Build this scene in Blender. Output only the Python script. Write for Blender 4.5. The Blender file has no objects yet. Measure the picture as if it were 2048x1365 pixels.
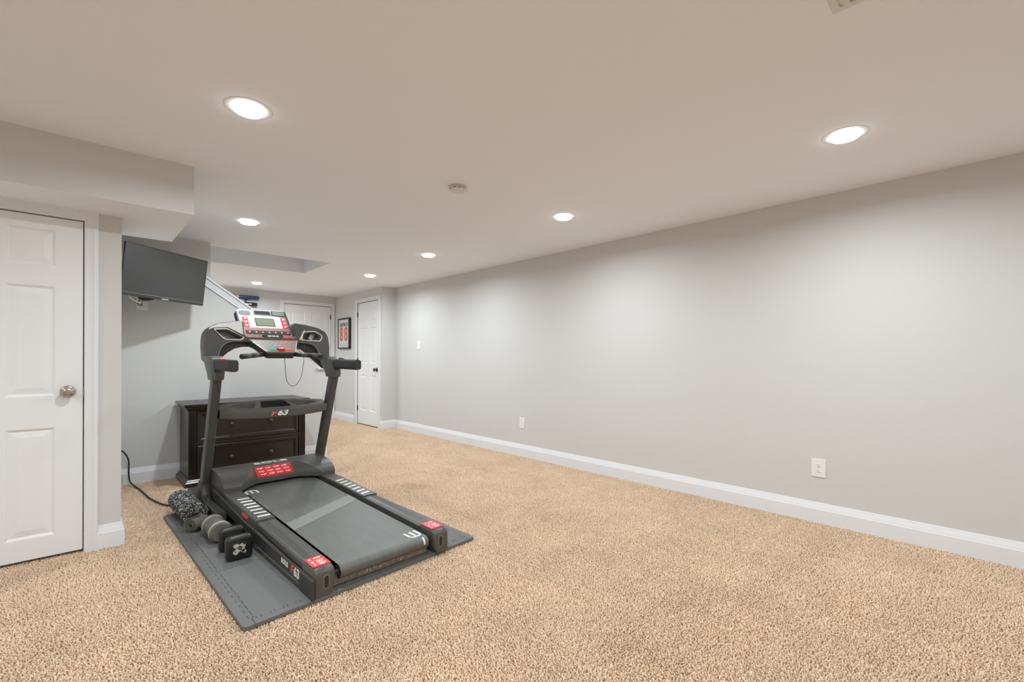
import bpy, bmesh, math, random
import numpy as np
from mathutils import Matrix, Vector
random.seed(4)
PI = math.pi
SC = bpy.context.scene
COL = SC.collection

# ------------------------------------------------------------------ camera, world, exposure
cam_d = bpy.data.cameras.new('camera')
cam = bpy.data.objects.new('camera', cam_d)
COL.objects.link(cam)
cam_d.sensor_width = 36.0
cam_d.lens = 36.0 * 913.66 / 2048
cam_d.shift_y = 34.3 / 2048
cam_d.clip_start = 0.02
cam.matrix_world = (Matrix.Translation((0, 0, 1.2)) @ Matrix.Rotation(-0.761, 4, 'Z')
                    @ Matrix.Rotation(PI / 2, 4, 'X') @ Matrix.Rotation(0.0028, 4, 'Z'))
SC.camera = cam
w = bpy.data.worlds.new('world')
SC.world = w
w.use_nodes = True
w.node_tree.nodes['Background'].inputs[0].default_value = (1, 1, 1, 1)
w.node_tree.nodes['Background'].inputs[1].default_value = 0.0
vs = SC.view_settings
vs.view_transform = 'Standard'
vs.look = 'None'
vs.exposure = 0.0
vs.gamma = 1.0
vs.use_curve_mapping = False
LAMP = 18.9                  # watts of the lamp in every recessed light
LAMP_SPREAD = 168.0          # beam of the lamps, degrees
LENS = 7.0                  # glow of their lenses
SC.cycles.max_bounces = 10
SC.cycles.diffuse_bounces = 7
SC.cycles.glossy_bounces = 4
SC.cycles.caustics_reflective = False
SC.cycles.caustics_refractive = False
SC.cycles.sample_clamp_indirect = 8.0


# ------------------------------------------------------------------ helpers: materials
def lin(c):
    r = []
    for v in c[:3]:
        v = v / 255.0
        r.append(v / 12.92 if v <= 0.04045 else ((v + 0.055) / 1.055) ** 2.4)
    return (r[0], r[1], r[2], 1.0)


def mat(name, col, rough=0.5, metal=0.0, bump=0.0, bscale=200.0, var=0.0, vscale=8.0, emit=0.0, spec=0.5, coat=0.0):
    """Procedural principled material: noise relief and a faint noise variation of the colour."""
    m = bpy.data.materials.new(name)
    m.use_nodes = True
    nt = m.node_tree
    b = nt.nodes['Principled BSDF']
    c = lin(col)
    b.inputs['Base Color'].default_value = c
    b.inputs['Roughness'].default_value = rough
    b.inputs['Metallic'].default_value = metal
    b.inputs['Specular IOR Level'].default_value = spec
    if coat:
        b.inputs['Coat Weight'].default_value = coat
        b.inputs['Coat Roughness'].default_value = 0.15
    tc = nt.nodes.new('ShaderNodeTexCoord')
    if var:
        n = nt.nodes.new('ShaderNodeTexNoise')
        n.inputs['Scale'].default_value = vscale
        n.inputs['Detail'].default_value = 5
        nt.links.new(tc.outputs['Object'], n.inputs['Vector'])
        rp = nt.nodes.new('ShaderNodeValToRGB')
        rp.color_ramp.elements[0].position = 0.3
        rp.color_ramp.elements[1].position = 0.7
        rp.color_ramp.elements[0].color = tuple(x * (1 - var) for x in c[:3]) + (1,)
        rp.color_ramp.elements[1].color = tuple(min(1, x * (1 + var)) for x in c[:3]) + (1,)
        nt.links.new(n.outputs['Fac'], rp.inputs['Fac'])
        nt.links.new(rp.outputs['Color'], b.inputs['Base Color'])
    if bump:
        n2 = nt.nodes.new('ShaderNodeTexNoise')
        n2.inputs['Scale'].default_value = bscale
        n2.inputs['Detail'].default_value = 3
        nt.links.new(tc.outputs['Object'], n2.inputs['Vector'])
        bp = nt.nodes.new('ShaderNodeBump')
        bp.inputs['Strength'].default_value = bump
        bp.inputs['Distance'].default_value = 0.002
        nt.links.new(n2.outputs['Fac'], bp.inputs['Height'])
        nt.links.new(bp.outputs['Normal'], b.inputs['Normal'])
    if emit:
        b.inputs['Emission Color'].default_value = (0.875, 0.955, 1.0, 1)
        b.inputs['Emission Strength'].default_value = emit
    return m


M = {}
M['wall'] = mat('wall_paint', (215, 214, 212), 0.75, bump=0.12, bscale=260, spec=0.3)
M['ceiling'] = mat('ceiling_paint', (247, 249, 252), 0.9, bump=0.08, bscale=220, spec=0.2)
M['trim'] = mat('white_trim_paint', (236, 238, 241), 0.35, bump=0.03, bscale=90)
M['door'] = mat('white_door_paint', (242, 243, 244), 0.42, bump=0.10, bscale=160)
M['carpet'] = mat('carpet_backing', (170, 146, 124), 0.95, bump=0.6, bscale=300, var=0.12, vscale=60, spec=0.1)
M['lens'] = mat('lit_lens', (255, 255, 255), 0.4, emit=LENS)
M['white_plastic'] = mat('white_plastic', (240, 241, 242), 0.35)
M['detector'] = mat('detector_plastic', (226, 222, 214), 0.45)
M['slot'] = mat('dark_slot', (40, 38, 36), 0.7)
M['nickel'] = mat('satin_nickel', (190, 184, 174), 0.28, metal=1.0)
M['bronze'] = mat('dark_bronze', (96, 88, 80), 0.35, metal=1.0)
M['black_wood'] = mat('espresso_wood', (44, 37, 32), 0.27, bump=0.03, bscale=90, var=0.06, vscale=30)
M['frame_black'] = mat('black_frame', (30, 26, 24), 0.4)
M['paper'] = mat('picture_white', (226, 224, 220), 0.7)
M['ink'] = mat('black_ink', (32, 30, 30), 0.7)
M['orange'] = mat('orange_print', (232, 112, 52), 0.6)
M['plastic'] = mat('charcoal_plastic', (80, 79, 75), 0.34, bump=0.12, bscale=900)
M['plastic_dark'] = mat('black_plastic', (50, 49, 47), 0.4, bump=0.1, bscale=900)
M['steel_paint'] = mat('dark_grey_painted_steel', (76, 75, 71), 0.30, bump=0.05, bscale=500, var=0.05)
M['frame_paint'] = mat('black_painted_frame', (56, 55, 53), 0.4)
M['rubber'] = mat('black_rubber', (46, 45, 44), 0.6, bump=0.2, bscale=500)
M['rubber_worn'] = mat('worn_grip_rubber', (84, 83, 80), 0.35)
M['silver'] = mat('silver_plastic', (198, 200, 196), 0.32, metal=0.25)
M['silver_and_sheen'] = mat('pale_silver_and_sheen', (244, 244, 241), 0.30)  # silver trim, also the reflection painted on the left of the arch
M['plastic_light'] = mat('grey_plastic', (112, 108, 101), 0.4)
M['silver_dull'] = mat('dull_silver_plastic', (150, 152, 148), 0.4, metal=0.2)
M['red'] = mat('red_label', (214, 44, 48), 0.45)
M['pink_red'] = mat('red_grey_keypad', (206, 106, 98), 0.42)
M['key_grey'] = mat('grey_keypad', (126, 117, 111), 0.42)
M['white_print'] = mat('white_print', (232, 230, 222), 0.5)
M['orange_red'] = mat('orange_red_button', (232, 92, 60), 0.4)
M['green'] = mat('green_button', (40, 152, 112), 0.4)
M['lcd'] = mat('grey_green_lcd', (136, 146, 122), 0.2)
M['grille'] = mat('grey_grille', (112, 122, 112), 0.6, bump=0.5, bscale=1500)
M['navy_side'] = mat('navy_plastic', (50, 54, 74), 0.35)
M['screen'] = mat('tv_screen', (62, 61, 60), 0.38, spec=0.6)
M['bezel'] = mat('tv_bezel', (58, 57, 56), 0.35)
M['bat_blue'] = mat('blue_lacquer', (44, 62, 118), 0.25, coat=0.5)
M['bat_tan'] = mat('natural_wood', (206, 168, 104), 0.35, var=0.1, vscale=30)
M['bat_black'] = mat('black_lacquer', (30, 30, 31), 0.25, coat=0.5)
M['dumbbell'] = mat('black_urethane', (36, 35, 34), 0.35, bump=0.08, bscale=400)
M['dumbbell_grey'] = mat('grey_neoprene', (104, 102, 96), 0.7, bump=0.25, bscale=500, var=0.1, vscale=40)
M['rim_grey'] = mat('pale_grey_rim', (166, 163, 154), 0.5, bump=0.15, bscale=400)
M['cloth'] = mat('olive_grey_cloth', (104, 104, 94), 0.85, bump=0.5, bscale=700, var=0.12, vscale=50)
M['cloth_dark'] = mat('charcoal_cloth', (52, 51, 49), 0.9, bump=0.5, bscale=700)
M['cord'] = mat('black_cord', (44, 42, 40), 0.5)
M['scuffed'] = mat('scuffed_metal', (142, 134, 122), 0.5, metal=0.2, bump=0.4, bscale=180, var=0.25, vscale=35)


def nodes_mat(name):
    m = bpy.data.materials.new(name)
    m.use_nodes = True
    return m, m.node_tree, m.node_tree.nodes['Principled BSDF']


# foam mat: fine diagonal ribbing
m, nt, b = nodes_mat('foam_mat_ribbed')
b.inputs['Base Color'].default_value = lin((108, 108, 106))
b.inputs['Roughness'].default_value = 0.62
tc = nt.nodes.new('ShaderNodeTexCoord')
wv = nt.nodes.new('ShaderNodeTexWave')
wv.bands_direction = 'DIAGONAL'
wv.inputs['Scale'].default_value = 75
wv.inputs['Distortion'].default_value = 0.3
nt.links.new(tc.outputs['Object'], wv.inputs['Vector'])
bp = nt.nodes.new('ShaderNodeBump')
bp.inputs['Strength'].default_value = 0.5
bp.inputs['Distance'].default_value = 0.001
nt.links.new(wv.outputs['Fac'], bp.inputs['Height'])
nt.links.new(bp.outputs['Normal'], b.inputs['Normal'])
M['foam'] = m

# worn print on the dumbbell face
m, nt, b = nodes_mat('worn_emblem_print')
b.inputs['Roughness'].default_value = .7
tc = nt.nodes.new('ShaderNodeTexCoord')
n = nt.nodes.new('ShaderNodeTexNoise')
n.inputs['Scale'].default_value = 75
n.inputs['Detail'].default_value = 3
nt.links.new(tc.outputs['Object'], n.inputs['Vector'])
rp = nt.nodes.new('ShaderNodeValToRGB')
rp.color_ramp.elements[0].position = .40
rp.color_ramp.elements[0].color = lin((44, 40, 37))
rp.color_ramp.elements[1].position = .50
rp.color_ramp.elements[1].color = lin((196, 190, 178))
nt.links.new(n.outputs['Fac'], rp.inputs['Fac'])
nt.links.new(rp.outputs['Color'], b.inputs['Base Color'])
M['emblem'] = m
M['emblem_brown'] = mat('emblem_brown', (120, 88, 58), .6)

# treadmill belt: worn rubber with long scuffs
m, nt, b = nodes_mat('treadmill_belt_rubber')
b.inputs['Roughness'].default_value = 0.42
b.inputs['Specular IOR Level'].default_value = 0.6
tc = nt.nodes.new('ShaderNodeTexCoord')
mp = nt.nodes.new('ShaderNodeMapping')
mp.inputs['Scale'].default_value = (26, 4, 4)
nt.links.new(tc.outputs['Object'], mp.inputs['Vector'])
n = nt.nodes.new('ShaderNodeTexNoise')
n.inputs['Scale'].default_value = 1.6
n.inputs['Detail'].default_value = 6
nt.links.new(mp.outputs['Vector'], n.inputs['Vector'])
rp = nt.nodes.new('ShaderNodeValToRGB')
rp.color_ramp.elements[0].position = 0.3
rp.color_ramp.elements[0].color = lin((90, 91, 87))
rp.color_ramp.elements[1].position = 0.75
rp.color_ramp.elements[1].color = lin((100, 101, 96))
nt.links.new(n.outputs['Fac'], rp.inputs['Fac'])
nt.links.new(rp.outputs['Color'], b.inputs['Base Color'])
n2 = nt.nodes.new('ShaderNodeTexNoise')
n2.inputs['Scale'].default_value = 1200
nt.links.new(tc.outputs['Object'], n2.inputs['Vector'])
bp = nt.nodes.new('ShaderNodeBump')
bp.inputs['Strength'].default_value = 0.25
bp.inputs['Distance'].default_value = 0.001
nt.links.new(n2.outputs['Fac'], bp.inputs['Height'])
nt.links.new(bp.outputs['Normal'], b.inputs['Normal'])
M['belt'] = m
M['belt_seam'] = mat('belt_seam_rubber', (128, 129, 122), 0.5, bump=0.2, bscale=900)

# carpet pile: tone of each tuft from a mesh attribute, soft large patches from noise
m, nt, b = nodes_mat('carpet_pile_yarn')
b.inputs['Roughness'].default_value = 0.9
b.inputs['Specular IOR Level'].default_value = 0.15
at = nt.nodes.new('ShaderNodeAttribute')
at.attribute_name = 'tone'
rp = nt.nodes.new('ShaderNodeValToRGB')
cr = rp.color_ramp
cr.elements[0].position = 0.0
cr.elements[0].color = lin((200, 168, 140))
cr.elements[1].position = 1.0
cr.elements[1].color = lin((248, 228, 206))
e = cr.elements.new(0.5)
e.color = lin((233, 204, 175))
nt.links.new(at.outputs['Fac'], rp.inputs['Fac'])
geo = nt.nodes.new('ShaderNodeNewGeometry')
n = nt.nodes.new('ShaderNodeTexNoise')
n.inputs['Scale'].default_value = 3.2
n.inputs['Detail'].default_value = 4
nt.links.new(geo.outputs['Position'], n.inputs['Vector'])
mr = nt.nodes.new('ShaderNodeMapRange')
mr.inputs['From Min'].default_value = 0.3
mr.inputs['From Max'].default_value = 0.7
mr.inputs['To Min'].default_value = 0.93
mr.inputs['To Max'].default_value = 1.06
nt.links.new(n.outputs['Fac'], mr.inputs['Value'])
mx = nt.nodes.new('ShaderNodeVectorMath')
mx.operation = 'SCALE'
nt.links.new(rp.outputs['Color'], mx.inputs[0])
nt.links.new(mr.outputs['Result'], mx.inputs['Scale'])
nt.links.new(mx.outputs['Vector'], b.inputs['Base Color'])
M['pile'] = m

# speckled black and white yarn of the rolled rug
m, nt, b = nodes_mat('speckled_yarn')
b.inputs['Roughness'].default_value = 0.85
at = nt.nodes.new('ShaderNodeAttribute')
at.attribute_name = 'tone'
rp = nt.nodes.new('ShaderNodeValToRGB')
rp.color_ramp.elements[0].position = 0.45
rp.color_ramp.elements[0].color = lin((44, 43, 44))
rp.color_ramp.elements[1].position = 0.8
rp.color_ramp.elements[1].color = lin((178, 176, 172))
nt.links.new(at.outputs['Fac'], rp.inputs['Fac'])
nt.links.new(rp.outputs['Color'], b.inputs['Base Color'])
M['speckle'] = m

# ------------------------------------------------------------------ helpers: objects
WM = {}                      # world matrix of every object as it is placed
I4 = Matrix.Identity(4)


def tag(o, label=None, cat=None, group=None, kind=None):
    if label:
        o['label'] = label
    if cat:
        o['category'] = cat
    if group:
        o['group'] = group
    if kind:
        o['kind'] = kind
    return o


def thing(name, label, cat, loc, rotz=0.0, group=None, mtx=None):
    o = bpy.data.objects.new(name, None)
    o.empty_display_size = 0.1
    COL.objects.link(o)
    mw = mtx if mtx is not None else Matrix.Translation(loc) @ Matrix.Rotation(rotz, 4, 'Z')
    o.matrix_world = mw
    WM[o] = mw.copy()
    return tag(o, label, cat, group)


def link_mesh(name, me, material, parent=None, at=None):
    """Link a mesh whose vertices are in world space; its origin goes to the parent's (or to `at`)."""
    o = bpy.data.objects.new(name, me)
    COL.objects.link(o)
    if material is not None:
        me.materials.clear()
        me.materials.append(material)
    if parent is not None:
        me.transform(WM[parent].inverted())
        o.parent = parent
        WM[o] = WM[parent].copy()
    else:
        loc = Matrix.Translation(at) if at is not None else I4
        me.transform(loc.inverted())
        o.matrix_world = loc
        WM[o] = loc.copy()
    return o


class MB:
    """Collects shapes into one bmesh; build() links it as one mesh object."""

    def __init__(self):
        self.bm = bmesh.new()

    def face(self, vs):
        try:
            return self.bm.faces.new(vs)
        except ValueError:
            return None

    def loft(self, rings, caps=True, closed=True, loop=False):
        V = [[self.bm.verts.new(p) for p in r] for r in rings]
        n = len(V[0])
        pairs = list(zip(V, V[1:])) + ([(V[-1], V[0])] if loop else [])
        for a, b in pairs:
            for i in range(n if closed else n - 1):
                j = (i + 1) % n
                self.face([a[i], a[j], b[j], b[i]])
        if caps and not loop:
            self.face(list(reversed(V[0])))
            self.face(V[-1])
        return self

    def box(self, x0, x1, y0, y1, z0, z1):
        return self.loft([[(x0, y0, z), (x1, y0, z), (x1, y1, z), (x0, y1, z)] for z in (z0, z1)])

    def prism(self, pts, axis, a0, a1):
        def f(p, a):
            return {'x': (a, p[0], p[1]), 'y': (p[0], a, p[1]), 'z': (p[0], p[1], a)}[axis]
        return self.loft([[f(p, a0) for p in pts], [f(p, a1) for p in pts]])

    def tube(self, path, r, n=8, closed_path=False):
        P = [Vector(p) for p in path]
        rings = []
        up = Vector((0, 0, 1))
        prev = None
        for i, p in enumerate(P):
            t = (P[min(i + 1, len(P) - 1)] - P[max(i - 1, 0)]).normalized()
            if prev is None:
                a = up if abs(t.z) < 0.9 else Vector((1, 0, 0))
                u = t.cross(a).normalized()
            else:
                u = (prev - t * prev.dot(t)).normalized()
            v = t.cross(u)
            prev = u
            rr = r[i] if isinstance(r, (list, tuple)) else r
            rings.append([tuple(p + (u * math.cos(k * 2 * PI / n) + v * math.sin(k * 2 * PI / n)) * rr) for k in range(n)])
        return self.loft(rings)

    def lathe(self, prof, origin, axis=(0, 0, 1), n=24, cap=True):
        ax = Vector(axis).normalized()
        a = Vector((1, 0, 0)) if abs(ax.x) < 0.9 else Vector((0, 1, 0))
        u = ax.cross(a).normalized()
        v = ax.cross(u)
        o = Vector(origin)
        rings = [[tuple(o + ax * hh + (u * math.cos(k * 2 * PI / n) + v * math.sin(k * 2 * PI / n)) * max(rr, 1e-5))
                  for k in range(n)] for rr, hh in prof]
        return self.loft(rings, caps=cap)

    def xf(self, mtx):
        self.bm.transform(mtx)
        return self

    def build(self, name, material, parent=None, space=None, bevel=0.0, seg=2, smooth=30, at=None, **kw):
        bmesh.ops.recalc_face_normals(self.bm, faces=self.bm.faces)
        me = bpy.data.meshes.new(name)
        self.bm.to_mesh(me)
        self.bm.free()
        if space is not None:
            me.transform(space)
        if smooth:
            me.shade_smooth()
            me.set_sharp_from_angle(angle=math.radians(smooth))
        o = link_mesh(name, me, material, parent, at)
        if bevel:
            md = o.modifiers.new('bevel', 'BEVEL')
            md.width = bevel
            md.segments = seg
            md.limit_method = 'ANGLE'
            md.angle_limit = math.radians(35)
            md.harden_normals = True
        return tag(o, **kw) if kw else o


def curve_mesh(cu):
    o = bpy.data.objects.new('curve_tmp', cu)
    COL.objects.link(o)
    dg = bpy.context.evaluated_depsgraph_get()
    me = bpy.data.meshes.new_from_object(o.evaluated_get(dg))
    bpy.data.objects.remove(o)
    return me


def plate(name, outlines, thick, bevel, mtx, material, parent=None, smooth=35, at=None, **kw):
    """Flat plate with holes: outlines in local xy (first is the rim), front at local z = 0, body towards -z."""
    cu = bpy.data.curves.new('plate_curve', 'CURVE')
    cu.dimensions = '2D'
    cu.fill_mode = 'BOTH'
    cu.extrude = max(thick / 2 - bevel, 1e-5)
    cu.bevel_depth = bevel
    cu.bevel_resolution = 1
    cu.offset = -bevel
    for pts in outlines:
        s = cu.splines.new('POLY')
        s.points.add(len(pts) - 1)
        for q, p in zip(s.points, pts):
            q.co = (p[0], p[1], 0, 1)
        s.use_cyclic_u = True
    me = curve_mesh(cu)
    bpy.data.curves.remove(cu)
    me.transform(mtx @ Matrix.Translation((0, 0, -thick / 2)))
    me.name = name
    me.shade_smooth()
    me.set_sharp_from_angle(angle=math.radians(smooth))
    o = link_mesh(name, me, material, parent, at)
    return tag(o, **kw) if kw else o


def text(name, s, size, mtx, material, parent, sx=1.0, shear=0.0, fat=0.0, depth=0.0006, align='CENTER'):
    cu = bpy.data.curves.new('text_curve', 'FONT')
    cu.body = s
    cu.size = size
    cu.align_x = align
    cu.align_y = 'CENTER'
    cu.shear = shear
    cu.offset = fat
    cu.extrude = depth
    cu.resolution_u = 4
    me = curve_mesh(cu)
    bpy.data.curves.remove(cu)
    me.transform(mtx @ Matrix.Diagonal((sx, 1, 1, 1)))
    me.name = name
    return link_mesh(name, me, material, parent)


def rrect(w, h, r, n=4, cx=0, cy=0):
    pts = []
    for (sx, sy, a0) in ((1, 1, 0), (-1, 1, 90), (-1, -1, 180), (1, -1, 270)):
        for k in range(n + 1):
            a = math.radians(a0 + 90 * k / n)
            pts.append((cx + sx * (w / 2 - r) + r * math.cos(a), cy + sy * (h / 2 - r) + r * math.sin(a)))
    return pts


def round_poly(pts, r, n=4):
    out = []
    N = len(pts)
    for i in range(N):
        p0, p1, p2 = Vector(pts[i - 1]), Vector(pts[i]), Vector(pts[(i + 1) % N])
        d0, d1 = (p0 - p1), (p2 - p1)
        rr = min(r, d0.length * 0.45, d1.length * 0.45)
        a, b = p1 + d0.normalized() * rr, p1 + d1.normalized() * rr
        for k in range(n + 1):
            t = k / n
            q = a * (1 - t) ** 2 + p1 * 2 * t * (1 - t) + b * t * t
            out.append((q.x, q.y))
    return out


def spline(pts, n=8):
    P = [Vector(p) for p in pts]
    P = [P[0] * 2 - P[1]] + P + [P[-1] * 2 - P[-2]]
    out = []
    for i in range(1, len(P) - 2):
        for k in range(n):
            t = k / n
            out.append(tuple(0.5 * ((2 * P[i]) + (P[i + 1] - P[i - 1]) * t + (2 * P[i - 1] - 5 * P[i] + 4 * P[i + 1] - P[i + 2]) * t * t
                                    + (3 * P[i] - P[i - 1] - 3 * P[i + 1] + P[i + 2]) * t ** 3)))
    out.append(tuple(P[-2]))
    return out


def axes(o, x, y, z):
    m = Matrix.Identity(4)
    for i, v in enumerate((x, y, z)):
        v = Vector(v).normalized()
        for j in range(3):
            m[j][i] = v[j]
    m.translation = Vector(o)
    return m


# ------------------------------------------------------------------ the room
H = 2.4
XR = 3.9565      # right wall
XA = 3.712       # alcove wall with the narrow door
YA = 7.06        # return face of the alcove wall
YK = 8.985       # far wall
YD = 3.858       # wall with the near door
YT = 5.634       # wall behind the dresser
XP = 0.207       # end of the near-door wall
XT = 1.009       # end of the full-height part of the stair wall
XK = 2.205       # end of the low stair wall
XL, YF = -3.2, -3.4
FZ = -0.012      # carpet backing


def struct(name, mb, material, **k):
    return mb.build(name, material, kind='structure', smooth=0, **k)


struct('floor', MB().box(XL - .1, XR + .3, YF - .1, YK + .2, FZ - 0.1, FZ), M['carpet'])
# ceiling slab with the stairwell opening
WX0, WX1, WY0, WY1 = 0.22, 2.332, 5.785, 6.757
c = MB()
c.box(XL - .1, XR + .3, YF - .1, WY0, H, H + .12)
c.box(XL - .1, XR + .3, WY1, YK + .2, H, H + .12)
c.box(XL - .1, WX0, WY0, WY1, H, H + .12)
c.box(WX1, XR + .3, WY0, WY1, H, H + .12)
struct('ceiling', c, M['ceiling'])
# the shaft above the stairs
c = MB()
c.box(WX0, WX1, WY1, WY1 + .1, H + .12, H + 1.3)
c.box(WX0, WX1, WY0 - .1, WY0, H + .12, H + 1.3)
c.box(WX1, WX1 + .1, WY0 - .1, WY1 + .1, H + .12, H + 1.3)
c.box(WX0 - .1, WX0, WY0 - .1, WY1 + .1, H + .12, H + 1.3)
c.box(WX0 - .1, WX1 + .1, WY0 - .1, WY1 + .1, H + 1.3, H + 1.4)
c.box(WX0, WX1, WY1 - .004, WY1, H, H + .12)
c.box(WX1 - .004, WX1, WY0, WY1, H, H + .12)
struct('wall_stairwell', c, M['ceiling'])

struct('wall_right', MB().box(XR, XR + .12, YF, YA + .12, FZ, H), M['wall'])
c = MB()
c.box(XA, XA + .12, YA, 7.185, FZ, H)
c.box(XA, XA + .12, 7.993, YK, FZ, H)
c.box(XA, XA + .12, 7.185, 7.993, 2.192, H)
c.box(XA + .12, XR + .12, YA, YA + .12, FZ, H)
c.box(XA + .05, XA + .12, 7.185, 7.993, FZ, 2.192)
struct('wall_alcove', c, M['wall'])
c = MB()
c.box(XP, 2.755, YK, YK + .12, FZ, H)
c.box(3.628, XA + .12, YK, YK + .12, FZ, H)
c.box(2.755, 3.628, YK, YK + .12, 2.2, H)
c.box(2.755, 3.628, YK + .05, YK + .12, FZ, 2.2)
struct('wall_far', c, M['wall'])
c = MB()
c.box(0.033, XP, YD, YT, FZ, 2.2)
c.box(XL, -0.732, YD, YT, FZ, 2.2)
c.box(-0.732, 0.033, YD, YT, 2.04, 2.2)
c.box(-0.732, 0.033, YD + .06, YT, FZ, 2.04)
c.box(XL, XP, 4.3, YT, 2.1, H)
struct('wall_near_door', c, M['wall'])
# the wall behind the dresser: full height at left, cut along the stairs at right
SL = -0.70


def cap_z(x):            # lower line of the sloped stair trim
    return 1.742 + SL * (x - 1.249)


c = MB()
c.prism([(XP, FZ), (XK, FZ), (XK, cap_z(XK) + .03), (XT, cap_z(XT) + .03), (XT, H), (XP, H)], 'y', YT, YT + .12)
struct('wall_stair', c, M['wall'])
struct('wall_left', MB().box(XL - .1, XL, YF, YD, FZ, H), M['wall'])
struct('wall_stair_end', MB().box(XP - .1, XP, YT, YK + .12, FZ, H), M['wall'])
struct('wall_front', MB().box(XL - .1, XR + .12, YF - .1, YF, FZ, H), M['wall'])
# boxed soffit along the left
sof = struct('ceiling_soffit', MB().box(XL, 0.533, 3.47, 4.405, 2.098, H), M['wall'])
sof.data.materials.append(M['ceiling'])
for p in sof.data.polygons:
    if p.normal.z < -.9:
        p.material_index = 1

# sloped white trim on top of the low stair wall
c = MB()
for (o0, o1, d0) in ((0.0, 0.012, 0.018), (0.012, 0.078, 0.014), (0.030, 0.034, 0.019), (0.050, 0.053, 0.019), (0.082, 0.104, 0.032)):
    pts = [(XT - .2, cap_z(XT - .2) + o0), (XK + .02, cap_z(XK + .02) + o0), (XK + .02, cap_z(XK + .02) + o1), (XT - .2, cap_z(XT - .2) + o1)]
    if o0 > .08:
        c.prism(pts, 'y', YT - d0, YT + .15)
    else:
        c.prism(pts, 'y', YT - d0, YT - .0005)
# trim stops at the corner of the full-height wall at the top, a flat cap ends it at the bottom
bmesh.ops.bisect_plane(c.bm, geom=c.bm.verts[:] + c.bm.edges[:] + c.bm.faces[:], plane_co=(XT - .06, 0, 0), plane_no=(1, 0, 0), clear_inner=True)
struct('trim_1', c, M['trim'])
struct('trim_2', MB().box(XK - .10, XK + .03, YT - .03, YT + .15, cap_z(XK) - .015, cap_z(XK) + .012), M['trim'])


# ---- baseboards: profile swept along wall lines
BASE = [(.0175, FZ), (.0175, .095), (.0150, .099), (.0138, .0995), (.0145, .1025), (.0075, .1275), (.0050, .128), (.0058, .131), (.0030, .142), (0, .143)]


def baseboard(name, path):
    """path: xy points with the room on the left-hand side."""
    P = [Vector(p) for p in path]
    N = []
    for i in range(len(P)):
        ns = []
        if i > 0:
            t = (P[i] - P[i - 1]).normalized()
            ns.append(Vector((-t.y, t.x)))
        if i < len(P) - 1:
            t = (P[i + 1] - P[i]).normalized()
            ns.append(Vector((-t.y, t.x)))
        if len(ns) == 2:
            s = ns[0] + ns[1]
            N.append(s / max(0.1, s.dot(ns[0])))
        else:
            N.append(ns[0])
    rings = [[(p.x + nn.x * d, p.y + nn.y * d, z) for d, z in BASE + [(0, FZ)]] for p, nn in zip(P, N)]
    return struct(name, MB().loft(rings), M['trim'])


baseboard('baseboard_right', [(XR, YF), (XR, YA), (XA, YA), (XA, 7.106)])
baseboard('baseboard_alcove', [(XA, 8.101), (XA, YK), (3.69, YK)])
baseboard('baseboard_far', [(2.69, YK), (XP, YK)])
baseboard('baseboard_near_door', [(XP, YT), (XP, YD), (0.095, YD)])
baseboard('baseboard_left', [(-.797, YD), (XL, YD)])
baseboard('baseboard_stair', [(XK, YT + .12), (XK, YT), (XP, YT)])

# ---- six-panel doors
CAS = [(0, -.02), (0, .010), (.004, .013), (.014, .0145), (.018, .012), (.040, .016), (.046, .019), (.060, .019), (.065, .015), (.065, 0)]


def casing(name, w, h, mtx):
    def ring(fx, fz):
        return [(fx(o), -d, fz(o)) for o, d in CAS]
    rings = [ring(lambda o: -o, lambda o: FZ), ring(lambda o: -o, lambda o: h + o),
             ring(lambda o: w + o, lambda o: h + o), ring(lambda o: w + o, lambda o: FZ)]
    return MB().loft(rings).build(name, M['trim'], space=mtx, smooth=20, kind='structure')


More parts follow.
